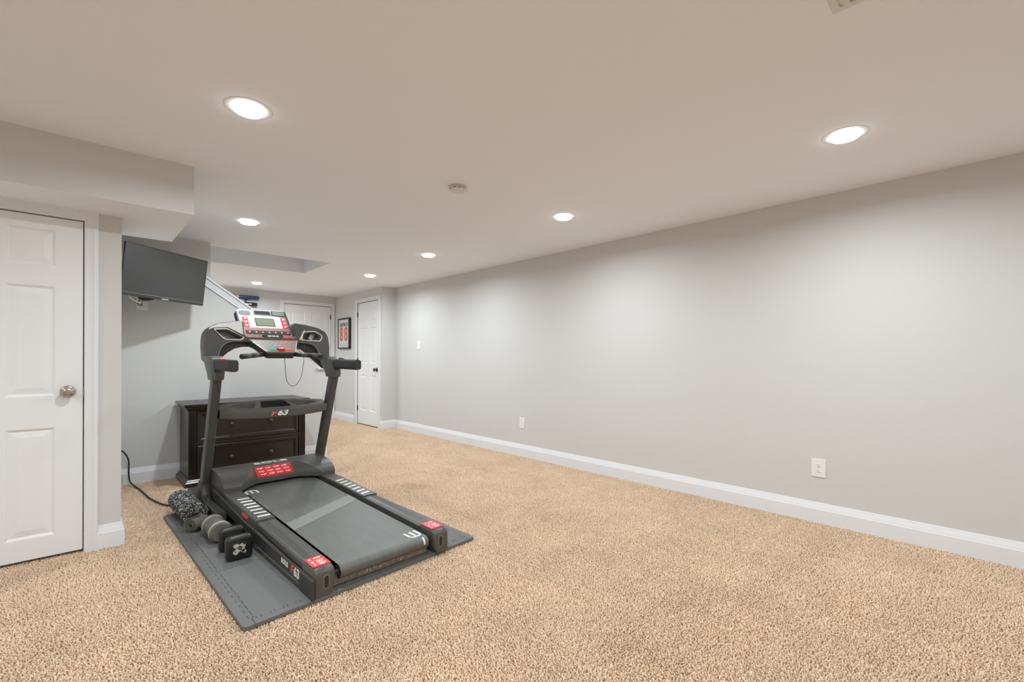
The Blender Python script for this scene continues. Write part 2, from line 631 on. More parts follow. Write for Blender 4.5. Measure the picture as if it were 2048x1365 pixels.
def door(name, w, h, xs, zs, mtx, z0=.016):
    """xs: x-ranges of the panel columns, zs: z-ranges of the rows; front faces local -y."""
    mb = MB()
    bm = mb.bm
    gx = sorted({0.003, w - .003} | {v for r in xs for v in r})
    gz = sorted({z0, h - .004} | {v for r in zs for v in r})
    cache = {}

    def V(x, y, z):
        k = (round(x, 5), round(y, 5), round(z, 5))
        if k not in cache:
            cache[k] = bm.verts.new((x, y, z))
        return cache[k]
    for x0, x1 in zip(gx, gx[1:]):
        for za, zb in zip(gz, gz[1:]):
            if (x0, x1) in xs and (za, zb) in zs:
                steps = [(0, 0), (.006, .001), (.011, .006), (.018, .010)]
                loops = [[V(x0 + i, d, za + i), V(x1 - i, d, za + i), V(x1 - i, d, zb - i), V(x0 + i, d, zb - i)] for i, d in steps]
                for a, b2 in zip(loops, loops[1:]):
                    for i in range(4):
                        mb.face([a[i], a[(i + 1) % 4], b2[(i + 1) % 4], b2[i]])
                mb.face(loops[-1])
            else:
                mb.face([V(x0, 0, za), V(x1, 0, za), V(x1, 0, zb), V(x0, 0, zb)])
    xa, xb, za, zb = gx[0], gx[-1], gz[0], gz[-1]
    T = .035
    back = [bm.verts.new((x, T, z)) for x, z in ((xa, za), (xb, za), (xb, zb), (xa, zb))]
    mb.face(list(reversed(back)))
    bot = [V(x, 0, za) for x in gx]
    top = [V(x, 0, zb) for x in gx]
    lef = [V(xa, 0, z) for z in gz]
    rig = [V(xb, 0, z) for z in gz]
    mb.face(bot + [back[1], back[0]])
    mb.face(list(reversed(top)) + [back[3], back[2]])
    mb.face(list(reversed(lef)) + [back[0], back[3]])
    mb.face(rig + [back[2], back[1]])
    o = mb.build(name, M['door'], space=mtx, smooth=0, kind='structure', at=mtx.translation)
    for x0, x1 in xs:
        for za, zb in zs:
            p = MB()
            rings = []
            for i, d in ((.020, .0095), (.024, .0085), (.050, .0035), (.052, .003)):
                rings.append([(x0 + i, d, za + i), (x1 - i, d, za + i), (x1 - i, d, zb - i), (x0 + i, d, zb - i)])
            p.loft(rings).build('panel', M['door'], o, space=mtx, smooth=0)
    return o


def knob(parent, mtx, material):
    """Round knob on a rosette; local -y is out of the door."""
    MB().lathe([(.0, 0), (.034, 0), (.036, .002), (.034, .006), (.028, .009), (.020, .011), (.0, .011)], (0, 0, 0), (0, -1, 0), 28).build(
        'rosette', material, parent, space=mtx, smooth=40)
    MB().lathe([(.0, .010), (.012, .010), (.011, .024), (.013, .030), (.024, .036), (.0295, .044), (.030, .052), (.026, .061), (.017, .066), (.009, .067), (0, .066)],
               (0, 0, 0), (0, -1, 0), 28).build('knob', material, parent, space=mtx, smooth=40)


def hinge(parent, mtx, material):
    mb = MB()
    mb.tube([(0, -.006, -.045), (0, -.006, .045)], .006, 10)
    mb.box(-.014, .014, -.0022, .001, -.044, .044)
    mb.build('hinge', material, parent, space=mtx, smooth=30)


# near door (left edge of the photograph)
DM1 = Matrix.Translation((-0.728, YD + .006, 0))
d1 = door('door_1', 0.758, 2.036, [(.122, .329), (.429, .638)], [(.136, .782), (.964, 1.624), (1.739, 1.959)], DM1)
tag(d1, 'white six-panel door with brushed nickel knob under the soffit', 'door')
knob(d1, DM1 @ Matrix.Translation((.689, 0, .99)), M['nickel'])
MB().box(.754, .7575, -.001, .012, .955, 1.02).build('latch_plate', M['nickel'], d1, space=DM1, smooth=0)
casing('trim_3', 0.762, 2.038, Matrix.Translation((-0.73, YD, 0)))
# alcove door (narrow, far right)
DM2 = axes((XA + .006, 7.99, 0), (0, -1, 0), (1, 0, 0), (0, 0, 1))
d2 = door('door_2', 0.802, 2.188, [(.105, .365), (.472, .714)], [(.258, .897), (1.101, 1.736), (1.834, 2.074)], DM2)
tag(d2, 'narrow white six-panel door with dark knob beside the framed jersey picture', 'door')
knob(d2, DM2 @ Matrix.Translation((.735, 0, .994)), M['bronze'])
for z in (1.985, 1.15, .288):
    hinge(d2, DM2 @ Matrix.Translation((.002, -.002, z)), M['bronze'])
casing('trim_4', 0.808, 2.192, axes((XA, 7.993, 0), (0, -1, 0), (1, 0, 0), (0, 0, 1)))
# far wall door
DM3 = Matrix.Translation((2.757, YK + .006, 0))
d3 = door('door_3', 0.869, 2.196, [(.115, .378), (.490, .753)], [(.258, .897), (1.10, 1.738), (1.858, 2.072)], DM3)
tag(d3, 'white six-panel door on the far wall behind the treadmill console', 'door')
knob(d3, DM3 @ Matrix.Translation((.06, 0, .994)), M['bronze'])
for z in (1.997, 1.15, .288):
    hinge(d3, DM3 @ Matrix.Translation((.868, -.002, z)), M['bronze'])
casing('trim_5', 0.873, 2.2, Matrix.Translation((2.755, YK, 0)))

# ------------------------------------------------------------------ carpet pile: one patch of tufts laid out by geometry nodes
PATCH = 0.5
rng = np.random.default_rng(3)
SP = 0.0076
k = int(PATCH / SP)
gx, gy = np.meshgrid((np.arange(k) + .5) * PATCH / k - PATCH / 2, (np.arange(k) + .5) * PATCH / k - PATCH / 2)
cx = gx.ravel() + rng.normal(0, .0022, k * k)
cy = gy.ravel() + rng.normal(0, .0022, k * k)
nt_ = k * k
hh = rng.normal(.0112, .0016, nt_)
lean = rng.normal(0, .0034, (nt_, 2)) + np.array([.001, -.001])
rot = rng.uniform(0, 2 * PI, nt_)
rad = rng.normal(.0039, .0005, nt_)
verts = np.zeros((nt_, 13, 3))
for ring, (zf, rf) in enumerate(((0.0, .75), (.52, 1.08), (.86, .80))):
    for q in range(4):
        a = rot + q * PI / 2 + ring * .6
        verts[:, ring * 4 + q, 0] = cx + np.cos(a) * rad * rf + lean[:, 0] * zf
        verts[:, ring * 4 + q, 1] = cy + np.sin(a) * rad * rf + lean[:, 1] * zf
        verts[:, ring * 4 + q, 2] = hh * zf
verts[:, 12, 0] = cx + lean[:, 0]
verts[:, 12, 1] = cy + lean[:, 1]
verts[:, 12, 2] = hh
fidx = []
for q in range(4):
    j = (q + 1) % 4
    fidx += [(q, j, 4 + j), (q, 4 + j, 4 + q), (4 + q, 4 + j, 8 + j), (4 + q, 8 + j, 8 + q), (8 + q, 8 + j, 12)]
fidx = np.array(fidx)
faces = (fidx[None] + (np.arange(nt_) * 13)[:, None, None]).reshape(-1, 3)
me = bpy.data.meshes.new('carpet_pile')
me.from_pydata(verts.reshape(-1, 3).tolist(), [], faces.tolist())
attr = me.attributes.new('tone', 'FLOAT', 'POINT')
attr.data.foreach_set('value', np.repeat(np.clip(rng.normal(.5, .22, nt_), 0, 1), 13).astype(np.float32))
me.shade_smooth()
pile = bpy.data.objects.new('carpet_pile', me)
COL.objects.link(pile)
me.materials.append(M['pile'])
tag(pile, 'short tan cut pile covering the whole floor', 'carpet', kind='stuff')
ng = bpy.data.node_groups.new('lay_pile', 'GeometryNodeTree')
ng.interface.new_socket('Geometry', in_out='INPUT', socket_type='NodeSocketGeometry')
ng.interface.new_socket('Geometry', in_out='OUTPUT', socket_type='NodeSocketGeometry')
gi = ng.nodes.new('NodeGroupInput')
go = ng.nodes.new('NodeGroupOutput')
NX, NY = 11, 20
gr = ng.nodes.new('GeometryNodeMeshGrid')
gr.inputs['Size X'].default_value = PATCH * (NX - 1)
gr.inputs['Size Y'].default_value = PATCH * (NY - 1)
gr.inputs['Vertices X'].default_value = NX
gr.inputs['Vertices Y'].default_value = NY
tr = ng.nodes.new('GeometryNodeTransform')
tr.inputs['Translation'].default_value = (-1.25 + PATCH * (NX - 1) / 2, -0.6 + PATCH * (NY - 1) / 2, FZ)
ip = ng.nodes.new('GeometryNodeInstanceOnPoints')
rv = ng.nodes.new('FunctionNodeRandomValue')
rv.data_type = 'INT'
[s for s in rv.inputs if s.name == 'Min' and s.type == 'INT'][0].default_value = 0
[s for s in rv.inputs if s.name == 'Max' and s.type == 'INT'][0].default_value = 3
mul = ng.nodes.new('ShaderNodeMath')
mul.operation = 'MULTIPLY'
mul.inputs[1].default_value = PI / 2
cmb = ng.nodes.new('ShaderNodeCombineXYZ')
L = ng.links.new
L(gr.outputs['Mesh'], tr.inputs['Geometry'])
L(tr.outputs['Geometry'], ip.inputs['Points'])
L(gi.outputs[0], ip.inputs['Instance'])
L([s for s in rv.outputs if s.type == 'INT'][0], mul.inputs[0])
L(mul.outputs[0], cmb.inputs['Z'])
L(cmb.outputs[0], ip.inputs['Rotation'])
L(ip.outputs['Instances'], go.inputs[0])
md = pile.modifiers.new('lay_pile', 'NODES')
md.node_group = ng


# ------------------------------------------------------------------ recessed lights
def recessed_light(x, y, label, group='recessed ceiling lights'):
    t = thing('recessed_light', label, 'ceiling light', (x, y, H), 0, group)
    MB().lathe([(.104, 0), (.1037, -.0010), (.1015, -.0017), (.0900, -.0021), (.0790, -.0023), (.0640, -.0026), (.0605, -.0015)], (x, y, H), (0, 0, 1), 40, cap=False).build(
        'trim_ring', M['white_plastic'], t, smooth=50)
    MB().lathe([(.0610, -.0015), (.0640, -.0165), (.0615, -.0192), (.045, -.0210), (.028, -.0218), (0, -.0222)], (x, y, H), (0, 0, 1), 32, cap=False).build(
        'lens', M['lens'], t, smooth=60, label='glowing white lens')
    ld = bpy.data.lights.new('lamp', 'AREA')
    ld.shape = 'DISK'
    ld.size = .095
    ld.energy = LAMP
    ld.spread = math.radians(LAMP_SPREAD)
    ld.color = (0.845, 0.943, 1.0)
    lo = bpy.data.objects.new('lamp', ld)
    COL.objects.link(lo)
    lo.parent = t
    lo.location = (0, 0, -.0235)
    return t


recessed_light(.596, 2.471, 'recessed light in the ceiling left of the smoke detector, in front of the soffit')
recessed_light(2.973, .543, 'large bright recessed light near the right edge, closest to the camera')
recessed_light(1.092, 4.519, 'recessed light just right of the soffit corner, above the television')
recessed_light(2.974, 2.497, 'recessed light to the right of the smoke detector, along the bare wall')
recessed_light(2.959, 4.52, 'recessed light along the bare wall, midway down the room')
recessed_light(3.084, 6.238, 'small recessed light right of the ceiling opening, before the narrow door')
recessed_light(2.093, 8.143, 'small recessed light beyond the ceiling opening, above the wall bats')
recessed_light(.90, 8.143, 'added unseen ceiling light brightening the far hall, hidden behind the stair wall')  # no lamp known here; added to lift the dim far hall
for x, y in ((.6, .52), (.6, -1.45), (2.97, -1.45), (-1.75, .52), (-1.75, -1.45), (-1.75, 2.47)):
    recessed_light(x, y, 'round white recessed ceiling light out of frame behind the camera', 'recessed lights behind the camera')

# ------------------------------------------------------------------ smoke detector and ceiling vent
sx, sy = 1.926, 2.575
t = thing('smoke_detector', 'round white smoke detector on the middle of the ceiling', 'smoke detector', (sx, sy, H))
MB().lathe([(0, 0), (.066, 0), (.066, -.006), (.060, -.008), (0, -.008)], (sx, sy, H), (0, 0, 1), 36).build('base', M['detector'], t, smooth=35)
MB().lathe([(0, -.008), (.053, -.008), (.053, -.012), (.058, -.013), (.058, -.026), (.052, -.034), (.030, -.038), (0, -.038)], (sx, sy, H), (0, 0, 1), 36).build(
    'cover', M['detector'], t, smooth=35)
MB().lathe([(0, -.0375), (.011, -.0375), (.011, -.040), (.009, -.041), (0, -.041)], (sx + .02, sy - .01, H), (0, 0, 1), 16).build('test_button', M['white_plastic'], t, smooth=35)
for kk in range(10):
    a = kk * 2 * PI / 10 + .2
    MB().box(-.012, .012, -.001, .0012, -.024, -.021).build('slot', M['slot'], t, smooth=0,
                                                            space=Matrix.Translation((sx, sy, H)) @ Matrix.Rotation(a, 4, 'Z') @ Matrix.Translation((0, -.058, 0)))
t = thing('ceiling_vent', 'corner of a white ceiling vent at the top edge of the photo', 'vent', (1.746, .232, H))
vm = axes((1.746, .232, H), (1, 0, 0), (0, -1, 0), (0, 0, -1))
plate('frame', [rrect(.30, .30, .01), rrect(.25, .25, .004)], .007, .002, vm @ Matrix.Translation((0, 0, .0075)), M['detector'], t)
for kk in range(7):
    MB().box(-.125, .125, -.013, .013, -.0012, .0012).build('louver', M['detector'], t, smooth=0,
                                                       space=Matrix.Translation((1.746, .232 - .105 + kk * .035, H - .009)) @ Matrix.Rotation(.5, 4, 'X'))


# ------------------------------------------------------------------ switch and outlets: local x right, y up, z out of the wall
def wall_plate(name, label, cat, mtx, w_, h_, kind):
    t = thing(name, label, cat, None, mtx=mtx)
    plate('cover_plate', [rrect(w_, h_, .004, 3)], .006, .002, mtx @ Matrix.Translation((0, 0, .0062)), M['white_plastic'], t)
    if kind == 'outlet':
        for s in (1, -1):
            cy_ = s * .0195
            out = [(max(-.0165, min(.0165, .0172 * math.cos(a * PI / 12))), cy_ + .0145 * math.sin(a * PI / 12)) for a in range(24)]
            r = plate('receptacle', [out], .003, .0006, mtx @ Matrix.Translation((0, 0, .0085)), M['white_plastic'], t)
            mb = MB()
            mb.box(-.0075, -.0055, cy_ + .000, cy_ + .008, .0080, .0088)
            mb.box(.0055, .0075, cy_ + .001, cy_ + .007, .0080, .0088)
            mb.lathe([(0, .0080), (.0024, .0080), (.0024, .0088), (0, .0088)], (0, cy_ - .0065, 0), (0, 0, 1), 10)
            mb.build('prong_slots', M['slot'], r, space=mtx, smooth=0)
        MB().lathe([(0, .006), (.003, .006), (.0025, .0072), (0, .0074)], (0, 0, 0), (0, 0, 1), 12).build('screw', M['nickel'], t, space=mtx)
    else:
        MB().box(-.0055, .0055, -.012, .012, .006, .0075).build('switch_slot', M['white_plastic'], t, space=mtx, smooth=0)
        MB().prism([(-.010, .007), (.010, .007), (.011, .012), (.006, .017), (.0, .013)], 'x', -.0045, .0045).build('toggle', M['white_plastic'], t, space=mtx, smooth=0, bevel=.001)
        for s in (1, -1):
            MB().lathe([(0, .006), (.003, .006), (.0025, .0072), (0, .0074)], (0, s * .030, 0), (0, 0, 1), 12).build('screw', M['nickel'], t, space=mtx)
    return t


def on_right(y, z):
    return axes((XR, y, z), (0, -1, 0), (0, 0, 1), (-1, 0, 0))


wall_plate('wall_outlet', 'white duplex outlet low on the right wall, nearest the camera', 'outlet', on_right(.877, .397), .088, .131, 'outlet')
wall_plate('wall_outlet', 'small white duplex outlet low on the right wall, farther from the camera', 'outlet', on_right(3.97, .404), .088, .131, 'outlet')
wall_plate('light_switch', 'white toggle light switch on the right wall near the far corner', 'switch', on_right(6.31, 1.402), .092, .131, 'switch')
wall_plate('wall_outlet', 'white outlet high on the wall under the television', 'outlet', axes((.452, YT, 1.715), (1, 0, 0), (0, 0, 1), (0, -1, 0)), .088, .128, 'outlet')

# ------------------------------------------------------------------ framed jersey picture
FW, FH, FD = .500, .580, .045
fm = axes((XA - FD, 8.510, 1.660), (0, -1, 0), (0, 0, 1), (-1, 0, 0))
t = thing('picture_frame', 'black shadow-box frame with white jersey print numbered 88', 'picture', None, mtx=fm)
plate('frame', [rrect(FW, FH, .002, 1), rrect(FW - .05, FH - .05, .001, 1)], FD, .001, fm, M['frame_black'], t)
plate('backing', [rrect(FW - .05, FH - .05, .001, 1)], .01, .0005, fm @ Matrix.Translation((0, 0, -.008)), M['paper'], t)
text('name_lettering', 'LINDROS', .085, fm @ Matrix.Translation((0, .165, -.0074)), M['ink'], t, sx=1.0, fat=.0028)
for s in (-1, 1):
    n_ = text('number_outline', '8', .36, fm @ Matrix.Translation((s * .10, -.025, -.0074)), M['ink'], t, sx=.82, fat=.010)
    text('number', '8', .36, fm @ Matrix.Translation((s * .10, -.025, -.0064)), M['orange'], n_, sx=.82, fat=.004)
mb = MB()
for z in (-.205, -.222, -.236):
    mb.box(-.2, .2, z - .003, z + .003, -.0078, -.007)
mb.build('hem_stripes', mat('pale_grey_print', (196, 194, 190), .7), t, space=fm, smooth=0)
g = bpy.data.materials.new('picture_glass')
g.use_nodes = True
gn = g.node_tree
gn.nodes.remove(gn.nodes['Principled BSDF'])
g1, g2, g3 = gn.nodes.new('ShaderNodeBsdfTransparent'), gn.nodes.new('ShaderNodeBsdfGlossy'), gn.nodes.new('ShaderNodeMixShader')
g2.inputs['Roughness'].default_value = .03
g3.inputs['Fac'].default_value = .05
gn.links.new(g1.outputs[0], g3.inputs[1])
gn.links.new(g2.outputs[0], g3.inputs[2])
gn.links.new(g3.outputs[0], gn.nodes['Material Output'].inputs['Surface'])
plate('glass', [rrect(FW - .05, FH - .05, .001, 1)], .0015, .0002, fm @ Matrix.Translation((0, 0, -.003)), g, t)


# ------------------------------------------------------------------ bats on the far wall
def bat(name, label, x1, z, m_barrel, m_handle, word):
    y = YK - .055
    t = thing(name, label, 'bat', (x1 - .42, y, z), 0, 'bats on the far wall')
    prof = [(0, 0), (.018, .001), (.030, .006), (.0335, .016), (.0335, .12), (.0325, .24), (.029, .32)]
    MB().lathe(prof, (x1, y, z), (-1, 0, 0), 20).build('barrel', m_barrel, t, smooth=40)
    MB().lathe([(.029, .32), (.024, .42), (.016, .55), (.0125, .68), (.0125, .80), (.021, .815), (.023, .825), (.020, .835), (0, .838)], (x1, y, z), (-1, 0, 0), 20).build(
        'handle', m_handle, t, smooth=40)
    if word:
        mb = MB()
        xx = x1 - .10
        for kk, wd in enumerate((.020, .012, .022, .010, .018, .014)):
            mb.box(xx - wd, xx, y - .0342, y - .0332, z - .010 + .003 * (kk % 2), z + .011 - .003 * (kk % 3))
            xx -= wd + .004
        mb.build('brand_mark', M['white_print'], t, smooth=0, kind='stuff')
    return t


bat('baseball_bat', 'blue baseball bat with tan handle, upper one on the far wall', 2.330, 2.246, M['bat_blue'], M['bat_tan'], False)
bat('baseball_bat', 'black baseball bat with white lettering, lower one on the far wall', 2.300, 2.128, M['bat_black'], M['bat_black'], True)
for z, xx, lb in ((2.246, 2.13, 'small dark hook holding the blue bat on the far wall'), (2.128, 2.11, 'small dark hook holding the black bat on the far wall')):
    t = thing('bat_hook', lb, 'hook', (xx, YK, z - .05))
    MB().box(xx - .015, xx + .015, YK - .008, YK - .0005, z - .085, z - .03).build('hook_plate', M['bronze'], t, smooth=0, bevel=.002)
    MB().tube(spline([(xx, YK - .008, z - .06), (xx, YK - .03, z - .064), (xx, YK - .05, z - .052), (xx, YK - .082, z - .044), (xx, YK - .096, z - .03)], 5), .006, 8).build(
        'hook_arm', M['bronze'], t, smooth=50)

# ------------------------------------------------------------------ television on its wall arm
TVM = Matrix.Translation((.590, 5.150, 1.9335)) @ Matrix.Rotation(.547, 4, 'Z') @ Matrix.Rotation(.115, 4, 'X') @ Matrix.Rotation(.02, 4, 'Y')
TW, TH = .753, .444
t = thing('television', 'flat black television tilted down on a wall arm under the soffit', 'television', None, mtx=TVM)
FXZ = TVM @ axes((0, 0, 0), (1, 0, 0), (0, 0, 1), (0, -1, 0))      # local xy of the plates = screen plane, +z towards the viewer
plate('bezel', [rrect(TW, TH, .006, 3), rrect(TW - .016, TH - .040, .001, 1, 0, .012)], .014, .0015, FXZ @ Matrix.Translation((0, 0, .007)), M['bezel'], t)
plate('screen', [rrect(TW - .014, TH - .038, .001, 1, 0, .012)], .006, .0004, FXZ @ Matrix.Translation((0, 0, .0048)), M['screen'], t)
MB().loft([[(x * s1, y, z * s1 - (.03 if y > .02 else 0)) for x, z in rrect(TW - .01, TH - .012, .012, 3)] for y, s1 in ((.004, 1), (.018, .97), (.030, .80), (.052, .66))]).build(
    'housing', M['bezel'], t, space=TVM, smooth=35)
MB().box(-.030, .030, -.0078, -.0066, -TH / 2 + .006, -TH / 2 + .015).build('badge', M['silver'], t, space=TVM, smooth=0)
MB().box(-TW / 2 + .01, TW / 2 - .01, -.0082, -.0068, -TH / 2 + .0255, -TH / 2 + .0285).build('bezel_strip', M['silver_dull'], t, space=TVM, smooth=0)
MB().box(-.09, .09, .048, .062, -.10, .10).build('mount_plate', M['plastic_dark'], t, space=TVM, smooth=0, bevel=.003)
arm0 = TVM @ Vector((0, .06, -.02))
elbow = Vector((.86, YT - .16, 1.93))
mb = MB()
mb.tube([tuple(arm0), tuple(elbow)], .016, 10)
mb.tube([(elbow.x, elbow.y, 1.89), (elbow.x, elbow.y, 1.97)], .020, 12)
mb.tube([tuple(elbow), (.64, YT - .02, 1.93)], .016, 10)
mb.build('mount_arm', M['plastic_dark'], t, smooth=40)
MB().box(.58, .70, YT - .024, YT - .0008, 1.80, 2.04).build('wall_bracket', M['plastic_dark'], t, smooth=0, bevel=.003)
MB().loft([[(x, y, z) for x, z in ((-.20, -TH / 2 + .02), (-.20, -TH / 2 - .010), (-.15, -TH / 2 - .028), (-.08, -TH / 2 - .004), (-.06, -TH / 2 + .02))] for y in (.012, .045)]).build(
    'sensor_box', M['slot'], t, space=TVM, smooth=0, bevel=.003)
a_ = [TVM @ Vector(p) for p in ((-.30, .03, -TH / 2 + .03), (-.27, .03, -TH / 2 - .012), (-.20, .04, -TH / 2 - .045), (-.14, .05, -TH / 2 - .04))]
MB().tube(spline([tuple(v) for v in a_], 6), .004, 8).build('white_cable', M['white_plastic'], t, smooth=60)
a_ = [TVM @ Vector((-.17, .04, -TH / 2 - .01)), Vector((.40, 5.40, 1.70)), Vector((.44, YT - .045, 1.69)), Vector((.452, YT - .02, 1.735))]
MB().tube(spline([tuple(v) for v in a_], 6), .004, 8).build('power_cable', M['cord'], t, smooth=60)

# ------------------------------------------------------------------ dresser
DX0, DX1, DY0, DY1, DZ = .745, 1.785, 5.11, 5.605, .765
t = thing('dresser', 'dark espresso two-drawer wooden dresser against the wall behind the treadmill', 'dresser', ((DX0 + DX1) / 2, (DY0 + DY1) / 2, 0))
W = M['black_wood']
mb = MB()
mb.box(DX0 + .004, DX1 - .004, DY0 + .02, DY1, .055, DZ - .04)
mb.build('carcass', W, t, smooth=0)
# top board with a moulded edge
mb = MB()
cxm, cym = (DX0 + DX1) / 2, (DY0 + DY1) / 2
for_rings = []
for z, o in ((.700, .000), (.704, .006), (.716, .010), (.728, .020), (.738, .026), (.742, .034), (.760, .036), (.765, .033)):
    for_rings.append([(DX0 - o, DY0 - o, z), (DX1 + o, DY0 - o, z), (DX1 + o, DY1, z), (DX0 - o, DY1, z)])
mb.loft(for_rings).build('top', W, t, smooth=0)
for x in (DX0 + .115, DX1 - .115):
    MB().box(x - .0008, x + .0008, DY0 - .03, DY1 - .01, DZ - .001, DZ + .0006).build('breadboard_seam', M['slot'], t, smooth=0)
mb = MB()
for_rings = []
for z, o in ((0.0, .030), (.030, .030), (.036, .026), (.046, .016), (.052, .012), (.060, .004), (.066, .0)):
    for_rings.append([(DX0 - o, DY0 - o, z), (DX1 + o, DY0 - o, z), (DX1 + o, DY1, z), (DX0 - o, DY1, z)])
mb.loft(for_rings).build('base', W, t, smooth=0)
for x0 in (DX0, DX1 - .060):
    pts = [(x0, DY0 + .03), (x0, DY0 - .002)]
    for kk in range(4):
        xa = x0 + .008 + kk * .0115
        pts += [(xa, DY0 - .002), (xa + .002, DY0 + .005), (xa + .0065, DY0 + .005), (xa + .0085, DY0 - .002)]
    pts += [(x0 + .060, DY0 - .002), (x0 + .060, DY0 + .03)]
    mb = MB()
    mb.prism(pts, 'z', .10, .66)
    mb.box(x0, x0 + .060, DY0 - .002, DY0 + .03, .064, .10)
    mb.box(x0, x0 + .060, DY0 - .002, DY0 + .03, .66, .702)
    mb.build('fluted_pilaster', W, t, smooth=0)
for za, zb in ((.404, .690), (.090, .368)):
    xa, xb = DX0 + .070, DX1 - .070
    mb = MB()
    rings = []
    for i, d in ((0, .016), (0, .0), (.004, -.003), (.026, -.003), (.030, 0), (.034, .006), (.042, .009), (.050, .010)):
        rings.append([(xa + i, DY0 + d, za + i), (xb - i, DY0 + d, za + i), (xb - i, DY0 + d, zb - i), (xa + i, DY0 + d, zb - i)])
    mb.loft(rings)
    dr = mb.build('drawer', W, t, smooth=0)
    for xk in (1.090, 1.443):
        zk = (za + zb) / 2 + .005
        MB().lathe([(.0, -.012), (.017, -.012), (.016, -.004), (.009, 0), (.009, .010), (.014, .014), (.0215, .023), (.022, .030), (.016, .038), (.006, .041), (0, .041)],
                   (xk, DY0 + .002, zk), (0, -1, 0), 20).build('knob', mat('aged_bronze', (88, 80, 74), .16, metal=.9), dr, smooth=40)
mb = MB()
mb.box(DX0 + .062, DX1 - .062, DY0 - .001, DY0 + .02, .374, .399)
mb.build('rail', W, t, smooth=0, bevel=.003)

# ------------------------------------------------------------------ interlocking foam mat
MC = {'nl': Vector((.527, 2.247)), 'fl': Vector((.467, 4.257)), 'nr': Vector((1.908, 2.355)), 'fr': Vector((1.848, 4.36))}
MT = 0.018
BW, TS, TT = .050, .640, .6367          # border, tile width and length in metres of the flat mat
MWID, MLEN = BW * 2 + TS * 2, BW * 2 + TT * 3


def mat_xy(s, q):
    a, b2 = s / MWID, q / MLEN
    p = MC['nl'] * (1 - a) * (1 - b2) + MC['nr'] * a * (1 - b2) + MC['fl'] * (1 - a) * b2 + MC['fr'] * a * b2
    return (p.x, p.y)


def teeth(p0, p1, amp=.010, pitch=.058):
    """Jigsaw line from p0 to p1: trapezoid teeth that swing to both sides."""
    p0, p1 = Vector(p0), Vector(p1)
    d = (p1 - p0)
    n_ = max(2, int(d.length / pitch))
    u = d.normalized()
    v = Vector((-u.y, u.x))
    st = d.length / n_
    out = [p0]
    for i in range(n_):
        b0 = p0 + u * st * i
        for f, s in ((.22, -1), (.13, 1), (.62, 1), (.53, -1)) if 0 else ((.30, 0), (.24, 1), (.62, 1), (.56, 0)):
            out.append(b0 + u * st * (f + .06) + v * amp * (1 if s else -1))
    out.append(p1)
    return out


lines = {}
for i in range(3):                        # lines along the length: x = BW, BW+TS, BW+2TS
    for j in range(3):
        lines['v', i, j] = teeth((BW + TS * i, BW + TT * j), (BW + TS * i, BW + TT * (j + 1)))
for j in range(4):
    for i in range(2):
        lines['h', i, j] = teeth((BW + TS * i, BW + TT * j), (BW + TS * (i + 1), BW + TT * j))


def shrink(poly, d):
    out = []
    N = len(poly)
    for i in range(N):
        p0, p1, p2 = Vector(poly[i - 1]), Vector(poly[i]), Vector(poly[(i + 1) % N])
        t0, t1 = (p1 - p0), (p2 - p1)
        if t0.length < 1e-6 or t1.length < 1e-6:
            continue
        t0.normalize(); t1.normalize()
        nn = Vector((-t0.y, t0.x)) + Vector((-t1.y, t1.x))
        nn = nn / max(.5, nn.length ** 2 / 2)
        out.append(p1 + nn * d)
    return out


fmat = thing('foam_mat', 'dark grey interlocking foam mat under the treadmill', 'mat', (MC['nl'].x, MC['nl'].y, 0))


def dedupe(poly):
    out = []
    for p in poly:
        if not out or (Vector(p) - Vector(out[-1])).length > 1e-5:
            out.append(Vector(p))
    if (out[0] - out[-1]).length < 1e-5:
        out.pop()
    return out


def mat_piece(name, poly):
    poly = dedupe(poly)
    top, edge = shrink(poly, .0022), shrink(poly, .0006)
    mb = MB()
    mb.loft([[mat_xy(*p) + (z,) for p in r] for r, z in ((edge, 0.0), (edge, MT - .0018), (top, MT))])
    return mb.build(name, M['foam'], fmat, smooth=25)


for i in range(2):
    for j in range(3):
        mat_piece('foam_tile', lines['h', i, j] + lines['v', i + 1, j] + lines['h', i, j + 1][::-1] + lines['v', i, j][::-1])
for j in range(3):
    y0 = 0 if j == 0 else BW + TT * j
    y1 = MLEN if j == 2 else BW + TT * (j + 1)
    cr0 = [(.0, .02), (.006, .006), (.02, 0)] if j == 0 else [(0, y0)]
    cr1 = [(0, y1)] if j < 2 else [(.02, y1), (.006, y1 - .006), (0, y1 - .02)]
    mat_piece('border_strip', cr0 + [(BW, y0)] + lines['v', 0, j] + [(BW, y1)] + cr1)
    f = lambda L_: [(MWID - p[0], p[1]) for p in L_]
    mat_piece('border_strip', (f(cr0) + [(MWID - BW, y0)] + lines['v', 2, j] + [(MWID - BW, y1)] + f(cr1))[::-1])
for i in range(2):
    mat_piece('border_strip', [(BW + TS * i, 0), (BW + TS * (i + 1), 0)] + lines['h', i, 0][::-1])
    mat_piece('border_strip', lines['h', i, 3] + [(BW + TS * (i + 1), MLEN), (BW + TS * i, MLEN)])

# ------------------------------------------------------------------ treadmill (T: its own frame; x right, y towards the console, z up)
T = Matrix.Translation((1.25, 2.29, 0)) @ Matrix.Rotation(math.radians(2.6), 4, 'Z')
tm = thing('treadmill', 'black and grey folding treadmill with red console standing on the foam mat', 'treadmill', None, mtx=T @ Matrix.Translation((0, 0, MT)))


def zr(y):
    return .150 + .040 * y


def tb(mb, name, material, parent=None, **k):
    return mb.build(name, material, parent or tm, space=T, **k)


def mirror(pts, s):
    return [(p[0] * s,) + tuple(p[1:]) for p in pts]


